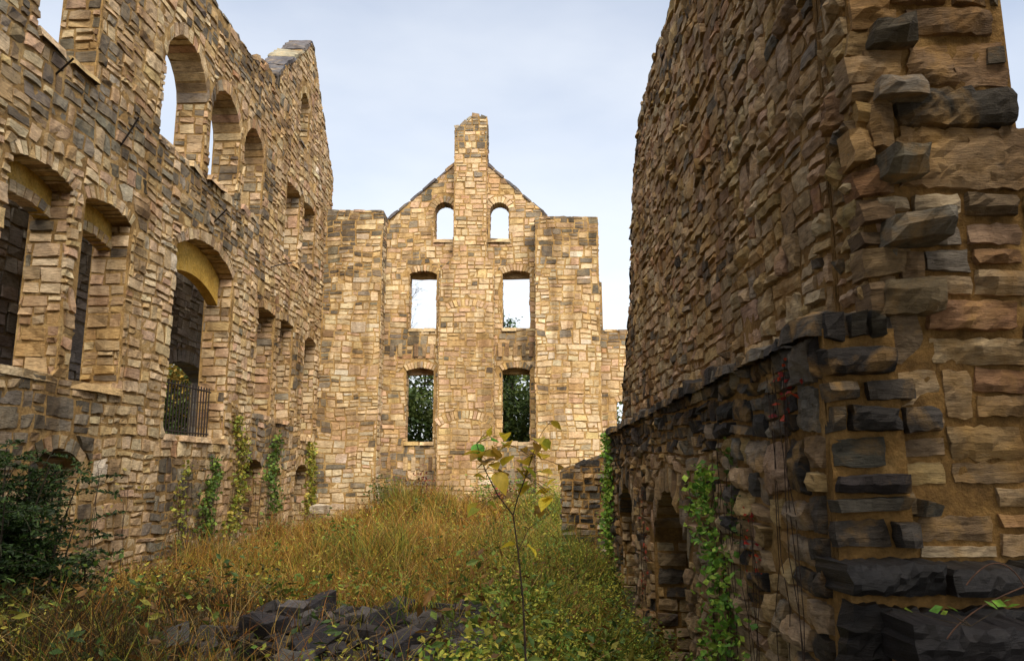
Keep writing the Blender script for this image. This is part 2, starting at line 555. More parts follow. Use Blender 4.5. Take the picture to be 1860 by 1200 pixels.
class Masonry:
    """one standing piece of masonry: an Empty, a mortar core and its stones"""

    def __init__(s, name, loc, label, cat="wall", group=None, mat=None, mortar=None, color=None, seed=1):
        s.root = empty(name, loc, label, cat, group)
        s.root["kind"] = "thing"
        s.loc = np.array(loc, float)
        s.mat, s.mortar, s.color = mat or M_STONE, mortar or M_MORTAR, color
        s.r = np.random.default_rng(seed)
        s.st = {}
        s.core_v, s.core_f = [], []

    def add(s, part, V, F, col, w=None):
        s.st.setdefault(part, []).append((V, F, col, w))

    def solid(s, fr, outline, holes, depth):
        """mortar body: outline with holes, front at n=0, back at n=-depth"""
        loops = [list(outline)] + [list(h) for h in holes]
        tris = geometry.tessellate_polygon([[Vector((u, v, 0)) for u, v in L] for L in loops])
        pts = np.array([p for L in loops for p in L], float)
        n = len(pts)
        base = sum(len(v) for v in s.core_v)
        fv = np.concatenate([np.column_stack([pts, np.zeros(n)]), np.column_stack([pts, np.full(n, -depth)])])
        s.core_v.append(fr.w(fv))
        for t in tris:
            s.core_f.append([base + i for i in t])
            s.core_f.append([base + n + i for i in reversed(t)])
        k = 0
        for L in loops:
            m = len(L)
            for i in range(m):
                a, b = base + k + i, base + k + (i + 1) % m
                s.core_f += [[a, b, b + n], [a, b + n, a + n]]
            k += m

    def bed(s, fr, outline, holes, res, amp, off=0.0, freq=3.0):
        """uneven mortar lying over the core: it laps round the stones and buries some of their edges"""
        polys = [np.array(outline, float)] + [np.array(h, float) for h in holes]
        E = edges_of(polys)
        (ua, va), (ub, vb) = polys[0].min(0), polys[0].max(0)
        u = np.linspace(ua, ub, max(2, int((ub - ua) / res)))
        v = np.linspace(va, vb, max(2, int((vb - va) / res)))
        Ug, Vg = np.meshgrid(u, v)
        ins = np.zeros(Ug.shape, bool)
        for a0, b0, a1, b1 in E:
            if b0 == b1:
                continue
            c = (Vg < b0) != (Vg < b1)
            ins ^= c & (Ug < a0 + (Vg - b0) / (b1 - b0) * (a1 - a0))
        W = fr.w(np.stack([Ug, Vg, np.zeros(Ug.shape)], -1)).reshape(-1, 3)
        d = vnoise(W * freq) * 0.55 + vnoise(W * freq * 2.7 + 5) * 0.3 + vnoise(W * freq * 7 + 11) * 0.25
        W = W + (off + amp * d)[:, None] * fr.N
        I = np.arange(Ug.size).reshape(Ug.shape)
        F = np.stack([I[:-1, :-1], I[:-1, 1:], I[1:, 1:], I[1:, :-1]], -1).reshape(-1, 4)
        F = F[ins.reshape(-1)[F].sum(1) >= 4]
        link("mortar_bed", mesh_data("mortar_bed", W - s.loc, F, smooth=True), s.mortar, s.root)

    def fill(s, fr, outline, holes=(), hh=(0.34, 0.6), ww=(0.45, 1.1), joint=0.03, proud=(0.02, 0.06), back=0.05,
             res=0.2, warp=0.05, part="stone", crag=1.0, thin=0.11, amp=0.012, rnd=None, tall=0.25, skip=0.0, color=None):
        polys = [np.array(outline, float)] + [np.array(h, float) for h in holes]
        qs = layout(polys, hh, ww, s.r, thin, tall)
        if not qs:
            return
        Q = np.array(qs)
        if warp > 0:
            p = np.column_stack([Q.reshape(-1, 2) * 0.9, np.full(Q.shape[0] * 4, fr.O.sum())])
            Q = Q + np.stack([vnoise(p) * warp, vnoise(p + 37.1) * warp * 0.9], -1).reshape(Q.shape)
            p2 = p * np.array([2.7, 2.7, 1])
            Q = Q + np.stack([vnoise(p2 + 5) * warp * 0.35, vnoise(p2 + 91) * warp * 0.35], -1).reshape(Q.shape)
        for q in Q:
            if s.r.random() < skip:
                continue
            s.one(fr, q, s.r.uniform(*proud), back, res, joint, part, crag, amp, rnd, color)

    def one(s, fr, q, proud, back, res, joint, part="stone", crag=1.0, amp=0.012, rnd=None, color=None):
        V, F, m = stone_geo(q, proud, back, s.r, res, joint, crag, rnd)
        W = fr.w(V)
        c = (color or s.color)(W.mean(0), s.r)
        s.add(part, W, F, c, (amp * m)[:, None] * fr.N)

    def opening(s, fr, o, depth, hh=(0.22, 0.42), proud=(0.015, 0.05), res=0.2, jamb_color=None, vous=True, sides=(1, 1), crag=1.0, joint=0.03, sill_color=None):
        col = jamb_color or s.color
        U, N = fr.U, fr.N
        for side, on in ((0, sides[0]), (1, sides[1])):
            if not on:
                continue
            u = o.u0 if side == 0 else o.u1
            f = Frame(fr.w(np.array([u, 0, 0])), -N, fr.V, U if side == 0 else -U)
            s.fill(f, [(0.02, o.v0), (depth - 0.02, o.v0), (depth - 0.02, o.vs), (0.02, o.vs)], hh=hh, ww=(0.35, 0.75), proud=proud, res=res, part="jamb_stone", warp=0.02, crag=crag, color=col, tall=0.7, joint=joint, thin=0.16)
        if vous:
            for q in o.voussoirs():
                s.one(fr, q, s.r.uniform(0.02, 0.06), depth * 0.97, res, 0.025, "voussoir", crag, 0.01, 0.15)
        if o.sill:
            f = Frame(fr.w(np.array([0, o.v0, 0])), U, -N, fr.V)
            e = np.linspace(o.u0 - 0.03, o.u1 + 0.03, 2 + int((o.u1 - o.u0) / 1.2))
            for i in range(len(e) - 1):
                s.one(f, np.array([(e[i], -0.08), (e[i + 1], -0.08), (e[i + 1], depth), (e[i], depth)]), 0.045, 0.12, 0.3, 0.012, "sill", 0.3, 0.006, 0.05, sill_color or col)

    def cap(s, fr, path, depth, rows=2, w=(0.3, 0.7), proud=(0.04, 0.16), res=0.2, color=None, part="cap_stone", over=0.03):
        """rough stones lying along the top edge given by path (u, v points of the panel)"""
        for (a, b) in zip(path[:-1], path[1:]):
            a, b = np.array(a, float), np.array(b, float)
            L = np.linalg.norm(b - a)
            if L < 0.1:
                continue
            d = (b - a) / L
            U = d[0] * fr.U + d[1] * fr.V
            up = -d[1] * fr.U + d[0] * fr.V
            f = Frame(fr.w(np.array([a[0], a[1], 0])), U, -fr.N, up)
            e = np.linspace(-over, depth + over, rows + 1)
            for j in range(rows):
                x = 0.0
                while x < L:
                    ww = min(s.r.uniform(*w), L - x)
                    if L - x - ww < 0.12:
                        ww = L - x
                    s.one(f, np.array([(x, e[j]), (x + ww, e[j]), (x + ww, e[j + 1]), (x, e[j + 1])]), s.r.uniform(*proud), 0.06, res, 0.015, part, 0.8, 0.01, 0.15, color)
                    x += ww

    def finish(s, limit=300):
        if s.core_v:
            V = np.concatenate(s.core_v) - s.loc
            link("mortar_core", mesh_data("mortar_core", V, s.core_f), s.mortar, s.root)
        cp = np.array(EYE)
        for part, L in s.st.items():                    # weathering relief, all stones at once
            A = np.concatenate([x[0] for x in L])
            D = np.concatenate([x[3] for x in L])
            d = vnoise(A * np.array([4, 4, 9.0])) * 0.5 + (0.5 - np.abs(vnoise(A * np.array([8, 8, 21.0]) + 7))) * 0.8 + vnoise(A * np.array([23, 23, 50.0]) + 3) * 0.25
            A = A + d[:, None] * D
            k = 0
            for i, x in enumerate(L):
                L[i] = (A[k:k + len(x[0])], x[1], x[2], None)
                k += len(x[0])
        for part, L in s.st.items():
            key = []
            for V, F, c, _ in L:
                ext = V.max(0) - V.min(0)
                d = np.linalg.norm(V.mean(0) - cp)
                e = np.sort(ext)
                key.append(e[1] * e[2] / d ** 2)
            order = np.argsort(key)[::-1]
            for i in order[:limit]:
                V, F, c, _ = L[i]
                o = V.mean(0)
                link(part, mesh_data(part, V - o, F, np.tile(c, (len(V), 1))), s.mat, s.root, o - s.loc)
            rest = order[limit:]
            if len(rest):
                vs_, fs_, cs_, k = [], [], [], 0
                for i in rest:
                    V, F, c, _ = L[i]
                    vs_.append(V - s.loc)
                    fs_.append(F + k)
                    cs_.append(np.tile(c, (len(V), 1)))
                    k += len(V)
                o = link("stonework" if part == "stone" else part + "_rows", mesh_data("stonework", np.concatenate(vs_), np.concatenate(fs_), np.concatenate(cs_)), s.mat, s.root)
                o["kind"] = "stuff"


Z = (0, 0, 1)

# ------------------------------------------------------------------ ground
def gh(x, y):
    x, y = np.asarray(x, float), np.asarray(y, float)
    g = 0.5 + 0.78 * sstep(13.0, 9.6, y) * sstep(1.3, -0.7, x)
    g = g - 0.5 * sstep(0.2, 1.7, x) * sstep(19, 14.5, y)
    g = g + 0.2 * sstep(22, 30, y) + 0.7 * sstep(25, 31.5, y) * sstep(-7.0, -5.0, x)
    p = np.column_stack([x.ravel() * 0.7, y.ravel() * 0.7, np.zeros(x.size)])
    g = g + 0.12 * vnoise(p).reshape(x.shape) + 0.04 * vnoise(p * 3.1 + 9).reshape(x.shape)
    return g


def gz(x, y):
    return float(gh(np.array([x]), np.array([y]))[0])


gx = np.concatenate([np.linspace(-420, -20, 14), np.linspace(-16, 8, 70), np.linspace(14, 420, 14)])
gy = np.concatenate([np.linspace(-120, -6, 8), np.linspace(-3, 37, 110), np.linspace(42, 700, 20)])
GX, GY = np.meshgrid(gx, gy)
GZ = gh(GX, GY)
GI = np.arange(GX.size).reshape(GX.shape)
gF = np.stack([GI[:-1, :-1], GI[:-1, 1:], GI[1:, 1:], GI[1:, :-1]], -1).reshape(-1, 4)
m, n_, l_, b_ = new_mat("earth_and_litter")
g_ = n_.new("ShaderNodeNewGeometry")
c_ = ramp(n_, l_, noise(n_, l_, g_.outputs["Position"], 1.3, 8, 0.7), [(0.3, (0.03, 0.022, 0.012)), (0.5, (0.07, 0.05, 0.02)), (0.7, (0.09, 0.085, 0.03))])
l_.new(c_, b_.inputs["Base Color"])
b_.inputs["Roughness"].default_value = 1.0
tag(link("ground", mesh_data("ground", np.column_stack([GX.ravel(), GY.ravel(), GZ.ravel()]), gF, smooth=True), m), kind="structure")

# ------------------------------------------------------------------ left wall: inner face at X = LX, looking towards +X
LX, LT = -8.8, 0.84
fL = Frame((LX, 0, 0), (0, 1, 0), Z, (1, 0, 0))


def soot_left(P):
    y, z = P[1], P[2]
    f = 0.03
    f = max(f, 0.62 * float(sstep(13.9, 15.6, z)) * float(sstep(29, 23, y)))
    f = max(f, 0.72 * float(sstep(9.1, 9.6, z) * sstep(11.3, 10.8, z) * sstep(24.5, 22.5, y)))
    f = max(f, 0.55 * float(sstep(16.2, 14.5, y) * sstep(9.2, 10.2, z)))
    f = max(f, 0.85 * float(sstep(4.9, 4.5, z) * sstep(16, 15, y)))
    f = max(f, 0.8 * float(sstep(17.9, 18.3, y) * sstep(22.2, 21.8, y) * sstep(3.6, 3.3, z)))
    f = max(f, 0.75 * float(sstep(24, 24.5, y) * sstep(29.6, 29, y) * sstep(4.8, 4.5, z) * sstep(2.9, 3.4, z)))
    if z > 5 and vnoise(np.array([[y * 0.45, z * 0.45, 3.3]]))[0] > 0.38:
        f = max(f, 0.5)
    return f


wall_l = Masonry("castle_side_wall", (LX - LT / 2, 20, 0.3), "tall ruined side wall with three arched sky windows over a barred doorway", "wall",
                 color=zoned(WARM, SOOT, soot_left), seed=21)
ops_l = [
    Opening(12.5, 14.4, 10.85, 13.1, 0.9, n=11),            # upper windows open to the sky
    Opening(17.15, 19.6, 10.9, 12.9, 1.15, n=13),
    Opening(19.95, 22.1, 10.95, 12.9, 1.02, n=12),
    Opening(22.45, 24.2, 11.0, 13.0, 0.85, n=11),
    Opening(27.8, 29.0, 15.55, 17.1, 0.58, n=8),
    Opening(26.7, 28.35, 10.6, 13.35, 0.15, n=6),
    Opening(28.85, 30.45, 10.8, 13.35, 0.15, n=6),
    Opening(12.2, 14.1, 4.75, 8.35, 0.2, n=12),               # main floor
    Opening(14.5, 16.3, 4.7, 8.35, 0.2, n=12),
    Opening(18.5, 22.25, 3.85, 8.6, 0.55, n=17),
    Opening(24.5, 26.15, 4.75, 8.2, 0.14, n=8),
    Opening(26.6, 28.25, 4.7, 8.2, 0.14, n=8),
    Opening(29.85, 31.45, 4.2, 8.0, 0.25, n=8),
    Opening(13.6, 15.2, 0.9, 3.1, 0.35, n=8, sill=False),     # cellar
    Opening(24.1, 25.7, 0.7, 3.05, 0.3, n=8, sill=False),
    Opening(26.35, 27.7, 0.7, 2.8, 0.3, n=8, sill=False),
    Opening(29.4, 31.0, 0.7, 2.9, 0.3, n=8, sill=False),
    Opening(9.6, 11.6, 4.75, 8.35, 0.2, n=12),
]
out_l = [(7.0, -0.3), (33.0, -0.3), (33.0, 15.9), (32.2, 16.7), (31.4, 17.5), (30.6, 18.35), (29.9, 19.3), (29.15, 20.15), (28.7, 20.1), (24.75, 16.5), (24.6, 16.5),
         (23.6, 16.45), (22.6, 16.0), (7.0, 15.9)]
wall_l.solid(fL, out_l, [o.poly() for o in ops_l], LT)
wall_l.fill(fL, out_l, [o.hole() for o in ops_l], hh=(0.32, 0.6), ww=(0.38, 1.0), proud=(0.008, 0.075), joint=0.055, res=0.13, warp=0.11, crag=0.75, amp=0.035, thin=0.14)
wall_l.bed(fL, out_l, [o.poly() for o in ops_l], 0.11, 0.032, 0.004)
jamb_warm = zoned({CREAM: 3, TAN: 3, PINK: 2.5, OCHRE: 1.6, BUFF: 2}, SOOT, lambda P: 0.28 if P[2] > 11 else 0.06)
for i, o in enumerate(ops_l):
    wall_l.opening(fL, o, LT, jamb_color=jamb_warm, proud=(0.03, 0.09))
wall_l.cap(fL, [(33.0, 15.9), (31.4, 17.5), (30.6, 18.35), (29.9, 19.3), (29.15, 20.15)][::-1], LT, color=zoned(WARM, SOOT, lambda P: 0.6))
SL = zoned({(0.10, 0.095, 0.11): 1, (0.07, 0.068, 0.08): 1}, SOOT, lambda P: 0.1)
wall_l.cap(fL, [(29.2, 20.15), (28.7, 20.1), (24.72, 16.5)][::-1], LT, rows=1, w=(1.1, 1.5), proud=(0.09, 0.12), color=SL, part="coping_slab", over=0.1)
wall_l.cap(fL, [(24.6, 16.5), (23.6, 16.45), (22.6, 16.0), (7.0, 15.9)][::-1], LT, color=zoned(WARM, SOOT, lambda P: 0.8), proud=(0.05, 0.14))
# recessed lintel walls under the front arches (plastered over the doorway)
REC = 0.42


def recess(w, fr, o, drop, depth, rise2, mat, name, thick=0.3):
    """a lower arched lintel set back inside an opening"""
    low = arc(o.u0 + 0.02, o.u1 - 0.02, o.vs - drop, rise2, 12)
    top = arc(o.u0 + 0.02, o.u1 - 0.02, o.vs, o.rise - 0.02, 12)
    loop = [np.array(p) for p in low] + [np.array(p) for p in top[::-1]]
    n = len(loop)
    tri = geometry.tessellate_polygon([[Vector((p[0], p[1], 0)) for p in loop]])
    V = [(p[0], p[1], -depth) for p in loop] + [(p[0], p[1], -depth - thick) for p in loop]
    F = [list(t) for t in tri] + [[i + n for i in reversed(t)] for t in tri]
    for i in range(n):
        j = (i + 1) % n
        F += [[i, j, j + n], [i, j + n, i + n]]
    W = fr.w(np.array(V))
    o_ = link(name, mesh_data(name, W - w.loc, F), mat, w.root)
    return o_


recess(wall_l, fL, ops_l[9], 0.8, REC, 0.5, M_PLASTER, "plaster_lintel", 0.3)["label"] = "yellow plastered lintel arch over the doorway"
for k in (7, 8, 17):
    recess(wall_l, fL, ops_l[k], 0.55, REC, 0.16, M_PLASTER, "plaster_lintel", 0.3)
    o = ops_l[k]
    low = Opening(o.u0, o.u1, o.v0, o.vs - 0.55, 0.16, ring=0.26, n=9)
    fr2 = Frame((LX - REC + 0.01, 0, 0), (0, 1, 0), Z, (1, 0, 0))
    for q in low.voussoirs():
        wall_l.one(fr2, q, 0.03, 0.3, 0.2, 0.03, "lintel_stone", 0.8, 0.01, 0.15)
wall_l.finish()

# ------------------------------------------------------------------ grey outer wall beyond the doorway
AX = -11.6
fA = Frame((AX, 0, 0), (0, 1, 0), Z, (1, 0, 0))
GASH = {(0.17, 0.155, 0.145): 3, (0.21, 0.19, 0.175): 3, (0.13, 0.12, 0.12): 2, (0.25, 0.22, 0.19): 1}
wall_a = Masonry("outer_wall", (AX - 0.3, 21, 0.3), "dark grey squared stone wall seen through the side wall's doorway and windows", "wall",
                 mat=M_GREY, mortar=M_MORTAR_G, color=lambda P, r: pick(GASH, r), seed=5)
op_a = Opening(23.9, 27.6, 3.2, 6.1, 0.5, ring=0.5, n=13)
out_a = [(11.5, -0.3), (31.0, -0.3), (31.0, 9.5), (11.5, 9.5)]
wall_a.solid(fA, out_a, [op_a.poly()], 0.6)
wall_a.fill(fA, out_a, [op_a.hole()], hh=(0.4, 0.62), ww=(0.6, 1.3), joint=0.022, proud=(0.04, 0.10), warp=0.01, res=0.22, thin=0.16, rnd=0.06, crag=0.8)
wall_a.opening(fA, op_a, 0.6)
wall_a.finish()

# ------------------------------------------------------------------ gable end
GY0 = 33.0
fG = Frame((0, GY0, 0), (1, 0, 0), Z, (0, -1, 0))


def soot_gable(P):
    x, z = P[0], P[2]
    f = 0.03
    bay = (x < -3.9 or x > -1.4)
    if bay:
        f = max(f, 0.75 * float(sstep(7.55, 7.9, z) * sstep(9.1, 8.8, z)))
        f = max(f, 0.8 * float(sstep(4.1, 3.8, z)))
    slope = z - (14.1 + 0.9 * (3.7 - abs(x + 2.53)))
    f = max(f, 0.5 * float(sstep(-1.0, -0.2, slope)))
    f = max(f, 0.35 * float(sstep(-0.9, 0.1, x) * sstep(12, 13, z)))
    f = max(f, 0.3 * float(sstep(12.9, 11.6, z) * sstep(11.3, 12, z)))
    if vnoise(np.array([[x * 0.55, z * 0.4, 8.1]]))[0] > 0.4:
        f = max(f, 0.3)
    return f


PINKISH = {CREAM: 2.2, TAN: 3, PINK: 3, OCHRE: 1.6, GREY: 0.2, RUST: 0.12, BUFF: 2.2, BROWN: 0.2}
wall_g = Masonry("gable_end_wall", (-2.5, GY0 + 0.3, 0.5), "gabled end wall with six window openings and a central chimney breast", "wall",
                 color=zoned(PINKISH, SOOT, soot_gable), seed=33)
ops_g = [
    Opening(-4.15, -3.27, 13.0, 14.35, 0.44, ring=0.3, n=11), Opening(-1.69, -0.81, 13.0, 14.32, 0.44, ring=0.3, n=11),
    Opening(-5.22, -4.0, 9.0, 11.45, 0.17, ring=0.34, n=10), Opening(-1.12, 0.12, 9.0, 11.45, 0.17, ring=0.34, n=10),
    Opening(-5.26, -4.06, 4.1, 7.15, 0.17, ring=0.34, n=10), Opening(-1.12, 0.09, 4.1, 7.15, 0.17, ring=0.34, n=10),
]
out_g = [(-8.8, -0.2), (0.9, -0.2), (0.9, 14.1), (-2.53, 17.25), (-6.2, 14.0), (-8.8, 13.9)]
wall_g.solid(fG, out_g, [o.poly() for o in ops_g], 0.75)
wall_g.fill(fG, [(-6.7, -0.2), (0.9, -0.2), (0.9, 14.1), (-2.53, 17.25), (-6.2, 14.0), (-6.7, 13.9)], [o.hole() for o in ops_g], hh=(0.28, 0.5), ww=(0.34, 0.85), proud=(0.01, 0.042), res=0.15, joint=0.04, warp=0.09, crag=0.65, thin=0.14, amp=0.018)
wall_g.bed(fG, out_g, [o.poly() for o in ops_g], 0.11, 0.018, 0.0)
for i, o in enumerate(ops_g):
    wall_g.opening(fG, o, 0.75, jamb_color=zoned({CREAM: 2, TAN: 2, OCHRE: 3, PINK: 1.5}, SOOT, lambda P: 0.05), sill_color=zoned({OCHRE: 1, BUFF: 1}, SOOT, lambda P: 0.0))
for o in ops_g[2:]:                                     # flat lintel at the back of each square window
    f = Frame((0, GY0 + 0.42, 0), (1, 0, 0), Z, (0, -1, 0))
    wall_g.one(f, np.array([(o.u0 - 0.02, o.vs - 0.09), (o.u1 + 0.02, o.vs - 0.09), (o.u1 + 0.02, o.vs + 0.2), (o.u0 - 0.02, o.vs + 0.2)]), 0.02, 0.3, 0.3, 0.0, "lintel", 0.2, 0.006, 0.02, zoned({OCHRE: 1, TAN: 1}, SOOT, lambda P: 0.0))
wall_g.cap(fG, [(-6.25, 13.98), (-3.0, 16.85)], 0.75, rows=1, w=(0.55, 0.8), proud=(0.07, 0.10), color=SL, part="coping_slab", over=0.06)
wall_g.cap(fG, [(-2.06, 16.82), (0.9, 14.1)], 0.75, rows=1, w=(0.55, 0.8), proud=(0.07, 0.10), color=SL, part="coping_slab", over=0.06)
# soldier courses: upright stones set over the joist pockets
DK = zoned({TAN: 2, BROWN: 2}, SOOT, lambda P: 0.6)
fS = Frame((0, GY0 - 0.03, 0), (1, 0, 0), Z, (0, -1, 0))
for z0, xs in ((7.75, [-6.0, -5.65, -4.95, -4.6, -4.25, -3.95, -1.3, -1.0, -0.65, -0.3, 0.05]), (2.9, [-6.0, -5.3, -4.95, -4.6, -4.25, -3.95, -1.3, -0.95, -0.6, -0.25, 0.05])):
    for x in xs:
        wall_g.one(fS, np.array([(x, z0), (x + 0.2, z0), (x + 0.2, z0 + 0.62), (x, z0 + 0.62)]), 0.05, 0.06, 0.12, 0.02, "upright_stone", 0.7, 0.01, 0.1, DK)
# chimney breast, two widths, and stack
BY = GY0 - 0.5
fB = Frame((0, BY, 0), (1, 0, 0), Z, (0, -1, 0))
BR = [(-3.83, -0.2), (-1.45, -0.2), (-1.48, 11.6), (-1.8, 12.1), (-3.25, 12.1), (-3.8, 11.6)]
ST = [(-3.25, 12.1), (-1.8, 12.1), (-1.8, 18.62), (-2.5, 18.66), (-2.7, 18.42), (-3.0, 18.2), (-3.25, 18.1)]
wall_g.solid(fB, BR, [], 0.6)
wall_g.solid(fB, ST, [], 1.3)
cb = zoned({CREAM: 3, TAN: 3, PINK: 2.6, OCHRE: 1.4, BUFF: 2.5, PALE: 0.35}, SOOT, lambda P: 0.05 + 0.8 * float(sstep(16.3, 17.4, P[2])))
bl = [Opening(-3.45, -1.8, 9.0, 9.75, 0.2, ring=0.36, n=11), Opening(-3.78, -1.5, 4.4, 4.75, 0.36, ring=0.4, n=16)]
hb = []
for o in bl:                                           # relieving arches: only the ring is left free
    v = o.voussoirs()
    ring = [v[i][1] for i in range(len(v))] + [v[-1][0]] + [v[i][3] for i in range(len(v) - 1, -1, -1)] + [v[0][2]]
    hb.append(ring)
    for q in v:
        wall_g.one(fB, q, 0.04, 0.06, 0.14, 0.03, "voussoir", 0.8, 0.01, 0.15, cb)
wall_g.fill(fB, BR, hb, hh=(0.26, 0.46), ww=(0.36, 0.85), proud=(0.01, 0.042), res=0.15, joint=0.04, warp=0.08, color=cb, crag=0.65, thin=0.14, amp=0.018)
wall_g.bed(fB, BR, [], 0.11, 0.018, 0.0)
wall_g.fill(fB, ST, [], hh=(0.26, 0.44), ww=(0.4, 0.9), proud=(0.01, 0.05), res=0.16, joint=0.04, warp=0.05, color=cb, crag=0.8)
for u, n_dir, top, dep in ((-3.83, -1, 11.6, 0.5), (-1.46, 1, 11.6, 0.5), (-3.25, -1, 18.0, 1.3), (-1.8, 1, 18.6, 1.3)):
    f = Frame((u, BY, 0), (0, 1, 0), Z, (n_dir, 0, 0))
    z0 = -0.2 if top < 12 else 12.1
    wall_g.fill(f, [(0, z0), (dep, z0), (dep, top), (0, top)], hh=(0.26, 0.44), ww=(0.35, 0.7), proud=(0.015, 0.04), res=0.2, joint=0.03, warp=0.02, color=cb, tall=0.5)
wall_g.cap(fB, [(-3.25, 18.1), (-3.0, 18.2), (-2.7, 18.42), (-2.5, 18.66), (-1.8, 18.62)], 1.3, rows=2, w=(0.25, 0.5), proud=(0.06, 0.16), color=zoned(SOOT, SOOT, lambda P: 1))
wall_g.finish()

# ------------------------------------------------------------------ the two square piers in front of the end wall
PY = 32.0


def pier(name, label, x0, x1, top, depth, colr, seed, sides):
    w = Masonry(name, ((x0 + x1) / 2, PY + 0.5, 0.5), label, "pier", color=colr, seed=seed)
    f = Frame((0, PY, 0), (1, 0, 0), Z, (0, -1, 0))
    out = [(x0, -0.2), (x1, -0.2), (x1, top), (x0, top + 0.05)]
    w.solid(f, out, [], depth)
    w.fill(f, out, [], hh=(0.28, 0.52), ww=(0.36, 0.9), proud=(0.01, 0.045), res=0.15, joint=0.042, warp=0.1, crag=0.65, thin=0.14, amp=0.018)
    w.bed(f, out, [], 0.11, 0.02, 0.0)
    for u, nd in sides:
        fs = Frame((u, PY, 0), (0, 1, 0), Z, (nd, 0, 0))
        w.fill(fs, [(0.02, -0.2), (depth, -0.2), (depth, top), (0.02, top)], hh=(0.26, 0.46), ww=(0.4, 0.8), proud=(0.02, 0.05), res=0.2, joint=0.03, warp=0.03, tall=0.5)
    w.cap(f, [(x0, top), (x1, top)], depth, rows=2, proud=(0.03, 0.09), color=zoned(SOOT, WARM, lambda P: 0.2))
    w.finish()


PALEW = {CREAM: 3.4, TAN: 1.5, PINK: 1.2, OCHRE: 1.0, BUFF: 3.6, PALE: 1.1, GREY: 0.18}
pier("stone_pier", "square stone pier in the far left corner with grey stones at its top", -8.8, -6.27, 14.05, 1.5,
     zoned(PALEW, SOOT, lambda P: max(0.05, 0.75 * float(sstep(11.2, 13.2, P[2])), 0.45 * float(sstep(9.0, 11.5, P[2])), 0.7 * float(sstep(-8.25, -8.5, P[0])))), 41, [(-6.27, 1)])
pier("stone_pier", "square pale stone pier to the right of the gable chimney", 0.33, 3.03, 13.7, 1.5,
     zoned(PALEW, SOOT, lambda P: max(0.02, 0.8 * float(sstep(11.6, 13.0, P[2])), 0.25 * float(sstep(9.5, 11.5, P[2])))), 42, [(0.33, -1), (3.03, 1)])

fK = Frame((0, 34.0, 0), (1, 0, 0), Z, (0, -1, 0))
wall_k = Masonry("low_back_wall", (4.5, 34.3, 0.5), "low back wall with a small window between the pale pier and the tall right wall", "wall",
                 color=zoned(PINKISH, SOOT, lambda P: 0.08 + 0.7 * float(sstep(7.9, 8.7, P[2]))), seed=51)
ok = Opening(3.88, 4.9, 4.6, 5.85, 0.15, n=6)
ko = [(3.0, -0.2), (9.0, -0.2), (9.0, 9.1), (3.36, 9.1), (3.34, 11.3), (3.0, 11.3)]
wall_k.solid(fK, ko, [ok.poly()], 0.6)
wall_k.fill(fK, ko, [ok.hole()], hh=(0.28, 0.5), ww=(0.35, 0.9), proud=(0.008, 0.04), res=0.2, joint=0.04, warp=0.05)
wall_k.opening(fK, ok, 0.6)
wall_k.cap(fK, [(3.4, 9.1), (9.0, 9.1)], 0.6, rows=1, proud=(0.03, 0.07), color=zoned(SOOT, WARM, lambda P: 0.1))
wall_k.finish()

# ------------------------------------------------------------------ tall right wall
TX, TY0 = 2.45, 5.42
fT = Frame((TX, 0, 0), (0, 1, 0), Z, (-1, 0, 0))
RUGGED = {TAN: 3, PINK: 2.4, OCHRE: 2.8, CREAM: 1.8, BROWN: 0.7, GREY: 0.5, RUST: 0.35, BUFF: 1.8}
RDARK = {DARK: 2.5, GREY: 3, BLACK: 0.5, BROWN: 2}


def soot_tall(P):
    y, z = P[1], P[2]
    f = 0.05 + 0.45 * float(sstep(16.5, 18.5, y)) + 0.35 * float(sstep(9.2, 10.6, z))
    if vnoise(np.array([[y * 0.8, z * 0.7, 1.3]]))[0] > 0.35:
        f += 0.18
    return min(f, 0.7)


wall_t = Masonry("tall_wall", (TX + 0.6, 12, 0.3), "towering rugged stone wall on the right with a broken near end", "wall", mat=M_ROUGH, mortar=M_MORTAR_D,
                 color=zoned(RUGGED, RDARK, soot_tall), seed=61)
out_t = [(6.0, 3.0), (20.3, 3.0), (20.2, 4.3), (19.2, 5.6), (18.0, 7.0), (17.5, 8.3), (17.05, 9.5), (16.4, 10.1), (15.6, 10.6), (13.6, 10.8), (6.0, 10.9)]
wall_t.solid(fT, out_t, [], 1.15)
wall_t.fill(fT, [(6.05, 3.9), (9.0, 3.9), (9.0, 10.9), (6.05, 10.9)], [], hh=(0.24, 0.46), ww=(0.32, 0.8), proud=(0.005, 0.075), res=0.06, joint=0.035, warp=0.10, crag=1.0, amp=0.03, rnd=0.12)
wall_t.fill(fT, [(9.0, 3.9)] + [p for p in out_t if p[0] > 10 and p[1] > 3.5] + [(9.0, 10.87)], [], hh=(0.22, 0.44), ww=(0.3, 0.75), proud=(0.005, 0.085), res=0.085, joint=0.035, warp=0.10, crag=1.0, amp=0.035, rnd=0.12)
wall_t.bed(fT, [(6.02, 3.5)] + [p for p in out_t if p[0] > 10 and p[1] > 3.5] + [(6.02, 10.87)], [], 0.07, 0.035, -0.002, 2.6)
wall_t.cap(fT, [(20.2, 4.3), (19.2, 5.6), (18.0, 7.0), (17.5, 8.3), (17.05, 9.5), (16.4, 10.1), (15.6, 10.6), (13.6, 10.8), (6.0, 10.9)][::-1], 1.15, color=zoned(RDARK, RDARK, lambda P: 1), proud=(0.04, 0.16), res=0.15)
